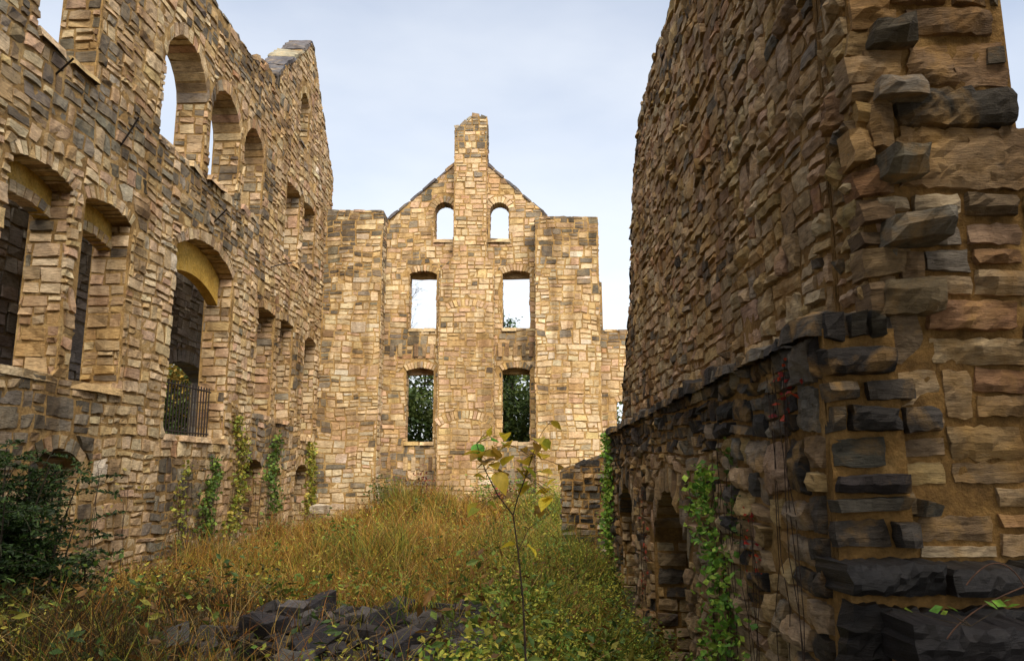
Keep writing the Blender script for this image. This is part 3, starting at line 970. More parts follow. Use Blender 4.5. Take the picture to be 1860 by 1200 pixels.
# near pier: its side, and the broken end that faces the viewer
fTp = Frame((TX - 0.02, 0, 0), (0, 1, 0), Z, (-1, 0, 0))
wall_t.solid(fTp, [(TY0 + 0.05, 2.5), (5.93, 2.5), (5.93, 10.88), (TY0 + 0.05, 10.88)], [], 1.0)
wall_t.fill(fTp, [(TY0, 3.9), (5.90, 3.9), (5.90, 10.9), (TY0, 10.9)], [], hh=(0.2, 0.42), ww=(0.3, 0.5), proud=(0.03, 0.10), res=0.05, joint=0.05, warp=0.03, crag=1.3, amp=0.03, tall=0.6)
fTg = Frame((TX + 0.07, 0, 0), (0, 1, 0), Z, (-1, 0, 0))
wall_t.solid(fTg, [(5.9, 2.6), (6.1, 2.6), (6.1, 10.86), (5.9, 10.86)], [], 0.8)
fE = Frame((0, TY0, 0), (1, 0, 0), Z, (0, -1, 0))
XR = 3.59
ENDC = zoned({TAN: 2, OCHRE: 1.8, BROWN: 4, BUFF: 0.5, PINK: 0.6, RUST: 0.5}, RDARK, lambda P: 0.2)
wall_t.solid(fE, [(2.445, 2.3), (6.6, 2.3), (6.6, 5.5), (XR + 0.02, 5.52), (XR, 10.87), (2.445, 10.87)], [], 0.45)
wall_t.fill(fE, [(2.5, 2.45), (6.5, 2.45), (6.5, 5.5), (XR, 5.52), (XR - 0.03, 10.9), (2.5, 10.9)], [], hh=(0.32, 0.56), ww=(0.6, 1.3), proud=(0.01, 0.085), res=0.055, joint=0.03, warp=0.07,
            crag=1.0, amp=0.03, thin=0.13, tall=0.5, rnd=0.12, color=ENDC, part="end_stone", skip=0.03)
wall_t.bed(fE, [(2.45, 2.4), (6.5, 2.4), (6.5, 5.5), (XR, 5.5), (XR - 0.03, 10.85), (2.45, 10.85)], [], 0.045, 0.04, -0.004, 2.6)
fR = Frame((XR, TY0, 0), (0, 1, 0), Z, (1, 0, 0))
wall_t.fill(fR, [(0.05, 5.6), (1.0, 5.6), (1.0, 10.9), (0.05, 10.9)], [], hh=(0.3, 0.5), ww=(0.4, 0.8), proud=(0.02, 0.07), res=0.1, joint=0.04, warp=0.03, crag=1.2, amp=0.02, color=ENDC)
# toothing stones left sticking out of the broken end
DKC = zoned({DARK: 2, GREY: 2.2, BROWN: 1}, RDARK, lambda P: 0.2)
for (u, v, w_, h_, p_) in ((2.52, 6.15, 0.40, 0.26, 0.20), (2.53, 5.72, 0.40, 0.22, 0.24), (2.50, 5.12, 0.38, 0.24, 0.30), (2.50, 4.62, 0.46, 0.23, 0.34), (2.46, 4.14, 0.50, 0.30, 0.15),
                           (3.42, 6.02, 0.17, 0.20, 0.05), (2.55, 6.75, 0.4, 0.3, 0.2)):
    q = np.array([(u, v), (u + w_, v + 0.02), (u + w_ * 0.96, v + h_), (u + 0.03, v + h_ * 0.93)])
    wall_t.one(fE, q, p_, 0.1, 0.07, 0.01, "toothing_stone", 0.3, 0.045, 0.1, DKC)
z = 4.12
while z < 10.7:                                         # ragged corner of the broken end
    h_ = float(wall_t.r.uniform(0.12, 0.3))
    u0, w_ = 2.36 + float(wall_t.r.uniform(0, 0.09)), float(wall_t.r.uniform(0.14, 0.36))
    wall_t.one(fE, np.array([(u0, z), (u0 + w_, z), (u0 + w_, z + h_), (u0, z + h_)]) + wall_t.r.normal(0, 0.015, (4, 2)), float(wall_t.r.uniform(0.01, 0.11)), 0.16, 0.06, 0.0, "corner_stone", 0.9, 0.035, 0.15, ENDC)
    z += h_ + 0.025
wall_t.finish()

# ------------------------------------------------------------------ ledge wall at its foot, with the two cellar arches
QX, QY0, QTOP = 2.05, 5.35, 4.06
fQ = Frame((QX, 0, 0), (0, 1, 0), Z, (-1, 0, 0))


def soot_ledge(P):
    y, z = P[1], P[2]
    return min(0.95, 0.12 + 0.85 * float(sstep(3.15, 3.55, z)) + 0.55 * float(sstep(15, 18, y)) + 0.55 * float(sstep(6.3, 5.6, y) * sstep(2.0, 2.6, z)))


LDARK = {BLACK: 3.5, DARK: 3.5, GREY: 1}
LWARM = {TAN: 3, BUFF: 0.8, PINK: 0.6, OCHRE: 2.2, BROWN: 3, GREY: 1.2}
wall_q = Masonry("ledge_wall", (QX + 0.3, 12, 0.0), "lower wall with blackened top courses and two cellar arches under the tall wall", "wall", mat=M_ROUGH, mortar=M_MORTAR_D,
                 color=zoned(LWARM, LDARK, soot_ledge), seed=71)
ops_q = [Opening(10.2, 13.0, -0.1, 1.9, 0.85, ring=0.42, n=13, sill=False), Opening(15.3, 17.8, 0.1, 2.0, 0.75, ring=0.4, n=12, sill=False),
         Opening(6.45, 6.85, 2.25, 2.62, 0, ring=0.16, sill=False)]
out_q = [(QY0, -0.8), (20.0, -0.8), (20.0, QTOP - 0.15), (QY0, QTOP)]
QD = 0.8
wall_q.solid(fQ, [(QY0 + 0.06, -0.8)] + out_q[1:3] + [(QY0 + 0.06, QTOP)], [o.poly() for o in ops_q[:2]], QD)
qa = [(QY0, 0.0), (8.4, 0.0), (8.4, QTOP - 0.02), (QY0, QTOP)]
qb = [(8.4, -0.5), (20.0, -0.5), (20.0, QTOP - 0.15), (8.4, QTOP - 0.02)]
wall_q.fill(fQ, qa, [ops_q[2].poly()], hh=(0.26, 0.5), ww=(0.3, 0.8), proud=(0.03, 0.12), res=0.055, joint=0.03, warp=0.09, crag=0.9, amp=0.03, thin=0.12, rnd=0.12)
wall_q.fill(fQ, qb, [o.hole() for o in ops_q[:2]], hh=(0.24, 0.46), ww=(0.28, 0.7), proud=(0.02, 0.12), res=0.08, joint=0.03, warp=0.09, crag=1.0, amp=0.03, thin=0.11)
for o in ops_q[:2]:
    wall_q.opening(fQ, o, QD, hh=(0.2, 0.4), proud=(0.05, 0.13), res=0.08, crag=1.2, jamb_color=zoned({TAN: 3, OCHRE: 2, BUFF: 2, BROWN: 1}, RDARK, lambda P: 0.15))
wall_q.cap(fQ, [(QY0, QTOP), (20.0, QTOP - 0.15)][::1], 0.42, rows=1, w=(0.25, 0.7), proud=(0.04, 0.15), res=0.08, color=zoned(LDARK, LDARK, lambda P: 1), over=0.14)
fQb = Frame((QX + QD - 0.03, 0, 0), (0, 1, 0), Z, (-1, 0, 0))
wall_q.solid(fQb, [(5.6, -0.75), (19.9, -0.75), (19.9, 3.4), (5.6, 3.4)], [], 0.3)
wall_q.fill(fQb, [(9.8, -0.4), (18.2, -0.4), (18.2, 3.0), (9.8, 3.0)], [], hh=(0.26, 0.5), ww=(0.35, 0.8), proud=(0.01, 0.06), res=0.1, joint=0.04, warp=0.05, part="niche_stone")
wall_q.bed(fQ, [(QY0 + 0.02, -0.5), (19.9, -0.5), (19.9, QTOP - 0.17), (QY0 + 0.02, QTOP - 0.02)], [o.poly() for o in ops_q[:2]], 0.06, 0.035, -0.004, 2.6)
# its near end: dark quoins standing out of thick mortar
fQe = Frame((0, QY0, 0), (1, 0, 0), Z, (0, -1, 0))
wall_q.solid(fQe, [(QX + 0.006, -0.8), (2.62, -0.8), (2.55, QTOP - 0.012), (QX + 0.006, QTOP - 0.012)], [], 0.2)
wall_q.bed(fQe, [(QX + 0.006, 0.5), (2.62, 0.5), (2.55, QTOP - 0.02), (QX + 0.006, QTOP - 0.02)], [], 0.04, 0.035, 0.0, 3.5)
QC = zoned({DARK: 3, BLACK: 3, (0.13, 0.115, 0.095): 1.6}, LDARK, lambda P: 0.3)
z = 2.56
while z < 3.98:
    h_ = float(wall_q.r.choice([0.09, 0.12, 0.15, 0.2]))
    x = QX - 0.02 + float(wall_q.r.uniform(0, 0.03))
    while x < 2.62:
        w_ = float(wall_q.r.choice([0.1, 0.16, 0.24, 0.36, 0.5]))
        if x + w_ > 2.85:
            break
        q = np.array([(x, z), (x + w_, z + 0.01), (x + w_, z + h_), (x, z + h_ - 0.01)]) + wall_q.r.normal(0, 0.014, (4, 2))
        wall_q.one(fQe, q, float(wall_q.r.uniform(0.03, 0.15)), 0.06, 0.05, 0.0, "quoin", 0.7, 0.03, 0.12, QC)
        x += w_ + 0.03
    z += h_ + 0.03
wall_q.finish()

# ------------------------------------------------------------------ heavy black footing blocks in the lower right
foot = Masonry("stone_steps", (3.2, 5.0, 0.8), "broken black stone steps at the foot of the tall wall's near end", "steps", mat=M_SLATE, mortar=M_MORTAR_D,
               color=lambda P, r: pick({(0.018, 0.017, 0.018): 3, (0.03, 0.027, 0.026): 1}, r), seed=81)  # dark stone, pushed to near-black so its colour carries the corner vignette
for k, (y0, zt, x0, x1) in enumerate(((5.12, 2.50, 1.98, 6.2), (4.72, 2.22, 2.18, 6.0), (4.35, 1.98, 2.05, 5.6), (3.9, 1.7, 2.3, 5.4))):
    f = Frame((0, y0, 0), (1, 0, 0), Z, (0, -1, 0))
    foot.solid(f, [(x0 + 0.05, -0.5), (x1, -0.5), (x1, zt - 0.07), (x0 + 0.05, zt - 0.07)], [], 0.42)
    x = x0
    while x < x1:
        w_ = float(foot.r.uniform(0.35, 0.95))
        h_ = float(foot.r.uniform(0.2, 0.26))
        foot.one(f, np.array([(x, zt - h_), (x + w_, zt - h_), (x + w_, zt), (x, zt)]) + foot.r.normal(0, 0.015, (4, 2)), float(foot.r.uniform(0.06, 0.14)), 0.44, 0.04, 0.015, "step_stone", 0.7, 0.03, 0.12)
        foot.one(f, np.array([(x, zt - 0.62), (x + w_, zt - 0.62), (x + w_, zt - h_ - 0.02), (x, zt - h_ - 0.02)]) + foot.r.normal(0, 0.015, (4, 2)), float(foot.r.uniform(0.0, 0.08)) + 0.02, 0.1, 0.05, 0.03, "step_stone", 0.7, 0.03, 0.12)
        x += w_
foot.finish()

# ------------------------------------------------------------------ stub wall near the far end of the ledge
fW = Frame((0.95, 22.6, 0), (math.cos(R(-25)), math.sin(R(-25)), 0), Z, (math.sin(R(-25)), -math.cos(R(-25)), 0))
stub = Masonry("stub_wall", (1.6, 22.4, 0.4), "short dark broken wall stub in the grass before the pale pier", "wall", mat=M_ROUGH, mortar=M_MORTAR_D,
               color=zoned({BROWN: 2, GREY: 2, TAN: 1}, LDARK, lambda P: 0.6), seed=91)
so = [(0, -0.2), (1.6, -0.2), (1.6, 3.55), (0.9, 3.3), (0.4, 3.12), (0, 3.0)]
stub.solid(fW, so, [], 0.6)
stub.fill(fW, so, [], hh=(0.24, 0.42), ww=(0.25, 0.6), proud=(0.03, 0.12), res=0.12, joint=0.035, warp=0.05, crag=1.2)
fWl = Frame(fW.O, -fW.N, Z, -fW.U)
stub.fill(fWl, [(0, -0.2), (0.6, -0.2), (0.6, 3.0), (0, 3.0)], [], hh=(0.24, 0.42), ww=(0.3, 0.6), proud=(0.03, 0.1), res=0.12, joint=0.035, warp=0.03)
stub.cap(fW, [(0, 3.0), (0.4, 3.12), (0.9, 3.3), (1.6, 3.55)], 0.6, rows=1, color=zoned(LDARK, LDARK, lambda P: 1), proud=(0.04, 0.12))
stub.finish()


# ------------------------------------------------------------------ ironwork
def tube(path, rad, k=6):
    path = np.asarray(path, float)
    n = len(path)
    rad = np.broadcast_to(np.asarray(rad, float), (n,))
    d = np.gradient(path, axis=0)
    d /= np.linalg.norm(d, axis=1)[:, None] + 1e-9
    ref = np.where(np.abs(d[:, 2:3]) > 0.9, np.array([[1.0, 0, 0]]), np.array([[0, 0, 1.0]]))
    a = np.cross(d, ref)
    a /= np.linalg.norm(a, axis=1)[:, None] + 1e-9
    b = np.cross(d, a)
    th = np.linspace(0, 2 * math.pi, k, endpoint=False)
    V = path[:, None, :] + rad[:, None, None] * (np.cos(th)[None, :, None] * a[:, None, :] + np.sin(th)[None, :, None] * b[:, None, :])
    I = np.arange(n * k).reshape(n, k)
    F = np.stack([I[:-1], np.roll(I, -1, 1)[:-1], np.roll(I, -1, 1)[1:], I[1:]], -1).reshape(-1, 4)
    return V.reshape(-1, 3), F


def tube_obj(name, path, rad, col, mat, parent=None, loc=(0, 0, 0), k=6):
    V, F = tube(np.asarray(path, float) - np.array(loc), rad, k)
    return link(name, mesh_data(name, V, F, np.tile(col, (len(V), 1)), True), mat, parent, (0, 0, 0) if parent else loc)


IRON = (0.018, 0.013, 0.011)


def grille(y0, y1, z0, z1, x, n, label, top_over=0.0):
    loc = (x, (y0 + y1) / 2, z0)
    g = empty("iron_grille", loc, label, "grille")
    for i, y in enumerate(np.linspace(y0, y1, n)):
        tube_obj("bar", [(x, y, z0), (x, y, z1 + top_over)], 0.019, IRON, M_IRON, g, loc)
    for zz in (z0 + 0.12, z1 - 0.1):
        tube_obj("rail", [(x, y0 - 0.12, zz), (x, y1 + 0.12, zz)], 0.022, IRON, M_IRON, g, loc)


grille(18.65, 21.9, 3.88, 5.3, LX - 0.35, 19, "rusty iron bar grille across the arched doorway")
grille(13.75, 15.1, 1.0, 3.05, LX - 0.3, 7, "iron bars in the cellar opening behind the green bush")
for (a, b, lab) in (((215, 270), (252, 213), "iron rod sticking out of the side wall left of the tallest arched windows"),
                    ((98, 138), (133, 107), "iron rod sticking out of the side wall at the top left"),
                    ((385, 407), (412, 380), "thin iron rod above the barred doorway"),
                    ((485, 487), (530, 477), "thin iron rod below the twin upper windows")):
    d = ray(*a)
    p0 = np.array(EYE) + np.array(d) * (LX - 0.05) / d[0]
    d = ray(*b)
    p1 = np.array(EYE) + np.array(d) * (LX + 0.45) / d[0]
    tag(tube_obj("iron_rod", [p0, (p0 + p1) / 2 + np.array([0.03, 0, 0.03]), p1], 0.022, IRON, M_IRON, loc=tuple(p0)), lab, "rod")

# ------------------------------------------------------------------ rubble of dark fallen stones
def rock(size, r, col, flat=0.7):
    pts = np.array([(a, b, c) for a in (-1, 1) for b in (-1, 1) for c in (-1, 1)], float) * r.uniform(0.55, 1.0, (8, 3))
    pts = np.concatenate([pts, r.uniform(-1, 1, (3, 3)) * 1.05])
    pts *= np.array([size, size * r.uniform(0.6, 0.95), size * flat * r.uniform(0.6, 1.0)]) * 0.5
    bm = bmesh.new()
    for p in pts:
        bm.verts.new(p)
    h = bmesh.ops.convex_hull(bm, input=bm.verts)
    bmesh.ops.delete(bm, geom=[v for v in bm.verts if not v.link_faces], context='VERTS')
    bmesh.ops.bevel(bm, geom=bm.edges[:], offset=size * 0.012, segments=1, affect='EDGES')
    bmesh.ops.triangulate(bm, faces=bm.faces[:])
    bmesh.ops.subdivide_edges(bm, edges=bm.edges[:], cuts=1, use_grid_fill=True)
    bmesh.ops.triangulate(bm, faces=bm.faces[:])
    V = np.array([v.co[:] for v in bm.verts])
    bm.verts.index_update()
    F = [[v.index for v in f.verts] for f in bm.faces]
    bm.free()
    V += (vnoise(V * 9 / max(size, 0.2) + r.uniform(0, 99)) * size * 0.05)[:, None] * V / (np.linalg.norm(V, axis=1)[:, None] + 1e-6)
    return mesh_data("rubble_stone", V, F, np.tile(col, (len(V), 1)))


rr = np.random.default_rng(7)
rub = []
big = [(-1.75, 10.6, 0.85, "large dark squared block at the back of the rubble heap"), (-1.05, 10.5, 0.75, "dark slab with a pale slanting top on the rubble heap's right"),
       (-2.75, 10.3, 0.95, "big pointed black stone at the back left of the rubble heap"), (-0.45, 10.35, 0.55, "flat dark stone at the right tip of the rubble heap"),
       (-1.55, 8.9, 0.8, "broad dark stone in the middle of the rubble heap"), (-2.1, 8.0, 0.85, "flat pale-topped stone at the front of the rubble heap"),
       (-2.9, 8.8, 0.75, "tilted grey-topped stone at the left of the rubble heap"), (-1.2, 7.9, 0.7, "dark block at the front right of the rubble heap")]
for (x, y, s_, lab) in big:
    c = pick({(0.034, 0.032, 0.038): 2, (0.022, 0.02, 0.024): 2}, rr)
    s_ *= 0.66
    o = link("rubble_stone", rock(s_, rr, c, 0.6), M_SLATE, loc=(x, y, gz(x, y) + s_ * 0.2))
    o.rotation_euler = (rr.uniform(-0.5, 0.5), rr.uniform(-0.5, 0.5), rr.uniform(0, 6.28))
    tag(o, lab, "stone", "fallen stones of the rubble heap")
    rub.append((x, y, s_))
k = 0
while k < 230:
    y = rr.uniform(6.6, 11.4)
    xa = -3.6 + max(0, (y - 8.5)) * 0.15
    x = rr.uniform(xa, -0.35)
    s_ = rr.choice([0.15, 0.22, 0.3, 0.42]) * rr.uniform(0.8, 1.2)
    if any((x - a) ** 2 + (y - b) ** 2 < (0.36 * (s_ + c)) ** 2 for a, b, c in rub):
        s_ = 0.22
        if rr.random() < 0.5:
            continue
    c = pick({(0.030, 0.028, 0.031): 2.5, (0.014, 0.013, 0.014): 2.5, (0.10, 0.095, 0.095): 1.6, (0.12, 0.08, 0.055): 0.9}, rr)
    o = link("rubble_stone", rock(s_, rr, c, 0.55), M_SLATE, loc=(x, y, gz(x, y) + s_ * 0.15 + rr.uniform(0, 0.06)))
    o.rotation_euler = (rr.uniform(-0.5, 0.5), rr.uniform(-0.5, 0.5), rr.uniform(0, 6.28))
    nb = min(big, key=lambda q: (q[0] - x) ** 2 + (q[1] - y) ** 2)
    dx, dy = x - nb[0], y - nb[1]
    side = ("right of" if dx > 0 else "left of") if abs(dx) > abs(dy) else ("behind" if dy > 0 else "in front of")
    size = "tiny" if s_ < 0.18 else "small" if s_ < 0.26 else "middling" if s_ < 0.36 else "sizeable"
    tone = "brownish" if c[0] > 1.25 * c[2] else "grey" if c.mean() > 0.04 else "blackish" if c.mean() < 0.025 else "dark"
    tag(o, f"{size} {tone} stone {side} the {nb[3].replace(' of the rubble heap', '').replace(' on the rubble heap', '').split(' at the ')[0].split(' in the ')[0]}", "stone", "fallen stones of the rubble heap")
    rub.append((x, y, s_))
    k += 1
gp = []
for q in range(700):
    x, y = rr.uniform(-3.7, -0.2), rr.uniform(6.3, 11.5)
    d_ = rr.uniform(0.03, 0.09)
    pts = np.array([(-1, -1, -1), (1, -1, -1), (1, 1, -1), (-1, 1, -1), (-.7, -.7, 1), (.7, -.7, 1), (.7, .7, 1), (-.7, .7, 1)], float) * rr.uniform(0.5, 1, (8, 3)) * d_ * np.array([1, 0.8, 0.6])
    a_ = rr.uniform(0, 6.28)
    pts = pts @ np.array([[math.cos(a_), -math.sin(a_), 0], [math.sin(a_), math.cos(a_), 0.3], [0, -0.3, 1]]).T + np.array([x, y, gz(x, y) + 0.02])
    gp.append((pts, np.array([(4, 5, 6, 7), (0, 1, 5, 4), (1, 2, 6, 5), (2, 3, 7, 6), (3, 0, 4, 7)]), np.tile(pick({(0.045, 0.043, 0.05): 3, (0.09, 0.08, 0.075): 1, (0.10, 0.065, 0.045): 1}, rr), (8, 1))))
gv, gf, gc = (np.concatenate([a[0] for a in gp]), np.concatenate([a[1] + 8 * i for i, a in enumerate(gp)]), np.concatenate([a[2] for a in gp]))
tag(link("stone_chips", mesh_data("stone_chips", gv, gf, gc), M_SLATE), "dark stone chips lying between the rubble stones", "gravel", kind="stuff")
o = link("fallen_stone", rock(0.75, rr, (0.5, 0.46, 0.4), 0.5), M_STONE, loc=(-7.9, 29.8, gz(-7.9, 29.8) + 0.75))
tag(o, "pale fallen stone in the grass at the foot of the side wall", "stone")


# ------------------------------------------------------------------ vegetation
def jitter_cols(base, n, r, v=0.2):
    base = np.array(base)
    return np.clip(base * r.uniform(1 - v, 1 + v, (n, 1)) * (1 + r.normal(0, 0.06, (n, 3))), 0.004, 0.8)


def blades(x, y, z, h, w, col, r, lean=0.4, seg=3):
    """curved tapering blades; all arguments are arrays of length n"""
    n = len(x)
    az = r.uniform(0, 6.283, n)
    bend = r.uniform(0.1, 1.0, n) * lean
    fa = r.uniform(0, 6.283, n)
    t = np.linspace(0, 1, seg + 1)
    V = np.zeros((n, seg + 1, 2, 3))
    for i, tt in enumerate(t):
        off = bend * h * tt ** 2
        px, py = x + np.cos(az) * off, y + np.sin(az) * off
        pz = z + h * tt * (1 - 0.25 * bend * tt)
        ww = w * (1 - 0.85 * tt)
        for s_ in (0, 1):
            sg = (s_ - 0.5)
            V[:, i, s_, 0] = px + np.cos(fa) * ww * sg
            V[:, i, s_, 1] = py + np.sin(fa) * ww * sg
            V[:, i, s_, 2] = pz
    I = np.arange(n * (seg + 1) * 2).reshape(n, seg + 1, 2)
    F = np.stack([I[:, :-1, 0], I[:, :-1, 1], I[:, 1:, 1], I[:, 1:, 0]], -1).reshape(-1, 4)
    C = np.repeat(col, (seg + 1) * 2, axis=0)
    return V.reshape(-1, 3), F, C


def leaves(P, size, col, r, up=0.5, aspect=0.55):
    """diamond leaves folded along the midrib, centred at P"""
    n = len(P)
    size = np.broadcast_to(np.asarray(size, float), (n,))
    d = r.normal(0, 1, (n, 3))
    d[:, 2] *= 0.6
    d /= np.linalg.norm(d, axis=1)[:, None]
    nn = r.normal(0, 1, (n, 3)) + np.array([0, 0, up * 2])
    s_ = np.cross(d, nn)
    s_ /= np.linalg.norm(s_, axis=1)[:, None] + 1e-9
    u = np.cross(s_, d)
    L, W = size[:, None], size[:, None] * aspect
    V = np.stack([P - d * L * 0.5, P + s_ * W * 0.5 + u * W * 0.12, P + d * L * 0.5, P - s_ * W * 0.5 + u * W * 0.12], 1)
    I = np.arange(n * 4).reshape(n, 4)
    return V.reshape(-1, 3), I, np.repeat(col, 4, axis=0)


def join(parts):
    Vs, Fs, Cs, k = [], [], [], 0
    for V, F, C in parts:
        Vs.append(V)
        Fs.append(F + k)
        Cs.append(C)
        k += len(V)
    return np.concatenate(Vs), np.concatenate(Fs), np.concatenate(Cs)


vr = np.random.default_rng(99)


def scatter(n, x0, x1, y0, y1, near_bias=1.0):
    u = vr.uniform(0, 1, n)
    y = y0 + (y1 - y0) * u ** near_bias
    return vr.uniform(x0, x1, n), y


# tall grass of the court
GOLD, STRAW, RUSSET, OLIVE, GREEN, UMBER = (0.34, 0.19, 0.028), (0.42, 0.28, 0.07), (0.22, 0.08, 0.014), (0.22, 0.20, 0.025), (0.085, 0.14, 0.02), (0.05, 0.032, 0.012)
N = 105000
x, y = scatter(N, -8.7, 2.0, 5.6, 31.9, 1.25)
p = np.column_stack([x * 0.6, y * 0.45, np.zeros(N)])
pat = vnoise(p) + 0.5 * vnoise(p * 2.3 + 4)
greenish = np.clip(0.16 + 0.62 * sstep(-2.0, 1.0, x) + 0.5 * pat + 0.15 * sstep(12.5, 10, y), 0.04, 0.95)
u = vr.random(N)
pal = np.where((vr.random(N) < greenish)[:, None], np.where((u < 0.55)[:, None], OLIVE, GREEN), np.where((u < 0.40)[:, None], GOLD, np.where((u < 0.78)[:, None], RUSSET, STRAW)))
pal = np.where((vr.random(N) < 0.2 + 0.55 * sstep(-1.5, -4.0, x) * sstep(14.5, 11.0, y))[:, None], UMBER, pal)  # extra umber at left front: vignette darkness put into the blade colour
keep = np.ones(N, bool)
rub_a = np.array(rub)
inr = (x > -3.4) & (x < -0.3) & (y > 6.9) & (y < 11.2)
keep &= ~(inr & (vr.random(N) < 0.82))
x, y, pal, pat = x[keep], y[keep], pal[keep], pat[keep]
n = len(x)
h = vr.uniform(0.25, 0.9, n) * (0.8 + 0.45 * np.clip(pat, -0.7, 1)) * (0.6 + 0.4 * sstep(8, 15, y))
tuft = np.clip(vnoise(np.column_stack([x * 2.3, y * 2.3, np.ones(n)])) * 1.6, -0.5, 1)
h *= 1 + 0.7 * tuft
h *= 1 - 0.35 * sstep(1.2, 1.9, x)
w = vr.uniform(0.006, 0.014, n) * (1 + y / 22.0)
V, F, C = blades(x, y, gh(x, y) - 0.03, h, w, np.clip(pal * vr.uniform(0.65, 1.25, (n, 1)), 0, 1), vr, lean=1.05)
tag(link("tall_grass", mesh_data("tall_grass", V, F, C), M_GRASS), "tall russet and golden dry grass filling the court", "grass", kind="stuff")

# long arching dry stems
N = 3200
x, y = scatter(N, -8.5, 1.4, 6.0, 30, 1.3)
inr = (x > -3.2) & (x < -0.4) & (y > 7) & (y < 11)
k_ = ~(inr & (vr.random(N) < 0.75))
x, y = x[k_], y[k_]
n = len(x)
h = vr.uniform(0.7, 1.35, n) * (0.6 + 0.4 * sstep(8, 15, y))
V, F, C = blades(x, y, gh(x, y), h, np.full(n, 0.009) * (1 + y / 20), np.clip(np.array([(0.38, 0.26, 0.10), (0.30, 0.13, 0.03), (0.16, 0.10, 0.04)])[vr.integers(0, 3, n)] * vr.uniform(0.6, 1.3, (n, 1)), 0, 1), vr, lean=1.3, seg=6)
tag(link("dry_stems", mesh_data("dry_stems", V, F, C), M_GRASS), "long arching dry weed stems rising out of the grass", "weeds", kind="stuff")

# leafy weeds: many little leaves on short stems, densest beside the right wall
parts = []
N = 2600
x = np.concatenate([vr.uniform(-0.8, 1.95, 1900), vr.uniform(-8.3, 1.5, 1900)])
y = np.concatenate([5.8 + 15 * vr.random(1900) ** 1.3, 5.8 + 25 * vr.random(1900) ** 1.2])
inr = (x > -3.3) & (x < -0.5) & (y > 7) & (y < 11)
x, y = x[~inr], y[~inr]
hz = vr.uniform(0.25, 0.75, len(x)) * (0.7 + 0.3 * sstep(7, 12, y))
zz = gh(x, y)
V, F, C = blades(x, y, zz, hz, np.full(len(x), 0.008), jitter_cols((0.12, 0.11, 0.03), len(x), vr), vr, 0.2)
parts.append((V, F, C))
m_ = 16
px = np.repeat(x, m_) + vr.normal(0, 0.13, len(x) * m_)
py = np.repeat(y, m_) + vr.normal(0, 0.13, len(x) * m_)
pz = np.repeat(zz, m_) + np.repeat(hz, m_) * vr.uniform(0.25, 1.05, len(x) * m_)
tone = np.repeat(vr.random(len(x)), m_)
lc = np.where(((tone < 0.75) & (np.repeat(x, m_) < -2.2) & (np.repeat(y, m_) < 12))[:, None], (0.05, 0.05, 0.014), np.where((tone < 0.45)[:, None], (0.34, 0.36, 0.045), np.where((tone < 0.8)[:, None], (0.14, 0.24, 0.03), (0.42, 0.36, 0.05))))  # left-front leaves coloured dark to stand in for foreground shade
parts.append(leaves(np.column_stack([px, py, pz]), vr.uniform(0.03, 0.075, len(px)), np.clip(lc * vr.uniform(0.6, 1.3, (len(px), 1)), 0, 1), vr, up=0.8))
nb_ = 520                                            # broad-leaved clumps
bx, by = np.concatenate([vr.uniform(-1.2, 1.9, 260), vr.uniform(-8.4, 1.0, 260)]), 6.2 + 24 * vr.random(nb_) ** 1.25
ok_ = ~((bx > -3.3) & (bx < -0.5) & (by > 7) & (by < 11))
bx, by = bx[ok_], by[ok_]
k_ = 26
qx = np.repeat(bx, k_) + vr.normal(0, 0.17, len(bx) * k_)
qy = np.repeat(by, k_) + vr.normal(0, 0.17, len(bx) * k_)
qz = np.repeat(gh(bx, by), k_) + np.repeat(vr.uniform(0.3, 0.95, len(bx)), k_) * vr.uniform(0.2, 1.0, len(bx) * k_)
bc = np.array([(0.07, 0.13, 0.02), (0.12, 0.17, 0.025), (0.24, 0.22, 0.03), (0.16, 0.08, 0.02), (0.05, 0.09, 0.02)])[np.repeat(vr.integers(0, 5, len(bx)), k_)]
parts.append(leaves(np.column_stack([qx, qy, qz]), vr.uniform(0.06, 0.16, len(qx)), np.clip(bc * vr.uniform(0.6, 1.35, (len(qx), 1)), 0, 1), vr, up=0.6, aspect=0.45))
V, F, C = join(parts)
tag(link("leafy_weeds", mesh_data("leafy_weeds", V, F, C), M_LEAF), "yellow-green small-leaved weeds, thickest beside the right-hand arches", "weeds", kind="stuff")


def plant(name, label, cat, base, pts, size, cols, group=None, stems=6, stem_col=(0.05, 0.035, 0.02), aspect=0.55, part="foliage", up=0.6, srad=0.012):
    """a small plant or shrub: stems up from base into a cloud of leaves"""
    e = empty(name, tuple(base), label, cat, group)
    pts = np.asarray(pts, float)
    n = len(pts)
    pick_ = vr.integers(0, len(cols), n)
    C = np.clip(np.array(cols)[pick_] * vr.uniform(0.6, 1.35, (n, 1)), 0, 1)
    V, F, C = leaves(pts - np.array(base), vr.uniform(0.6, 1.3, n) * size, C, vr, up, aspect)
    o = link(part, mesh_data(part, V, F, C), M_LEAF, e)
    sp = []
    for i in vr.choice(n, min(stems, n), replace=False):
        t = pts[i] - np.array(base)
        mid = t * 0.5 + vr.normal(0, 0.06, 3) * np.linalg.norm(t) * 0.5
        V, F = tube([np.zeros(3), mid * 0.6, mid, t], np.array([1, 0.8, 0.6, 0.2]) * srad, 5)
        sp.append((V, F, np.tile(stem_col, (len(V), 1))))
    V, F, C = join(sp)
    link("stem", mesh_data("stem", V, F, C, True), M_BARK, e)
    return e


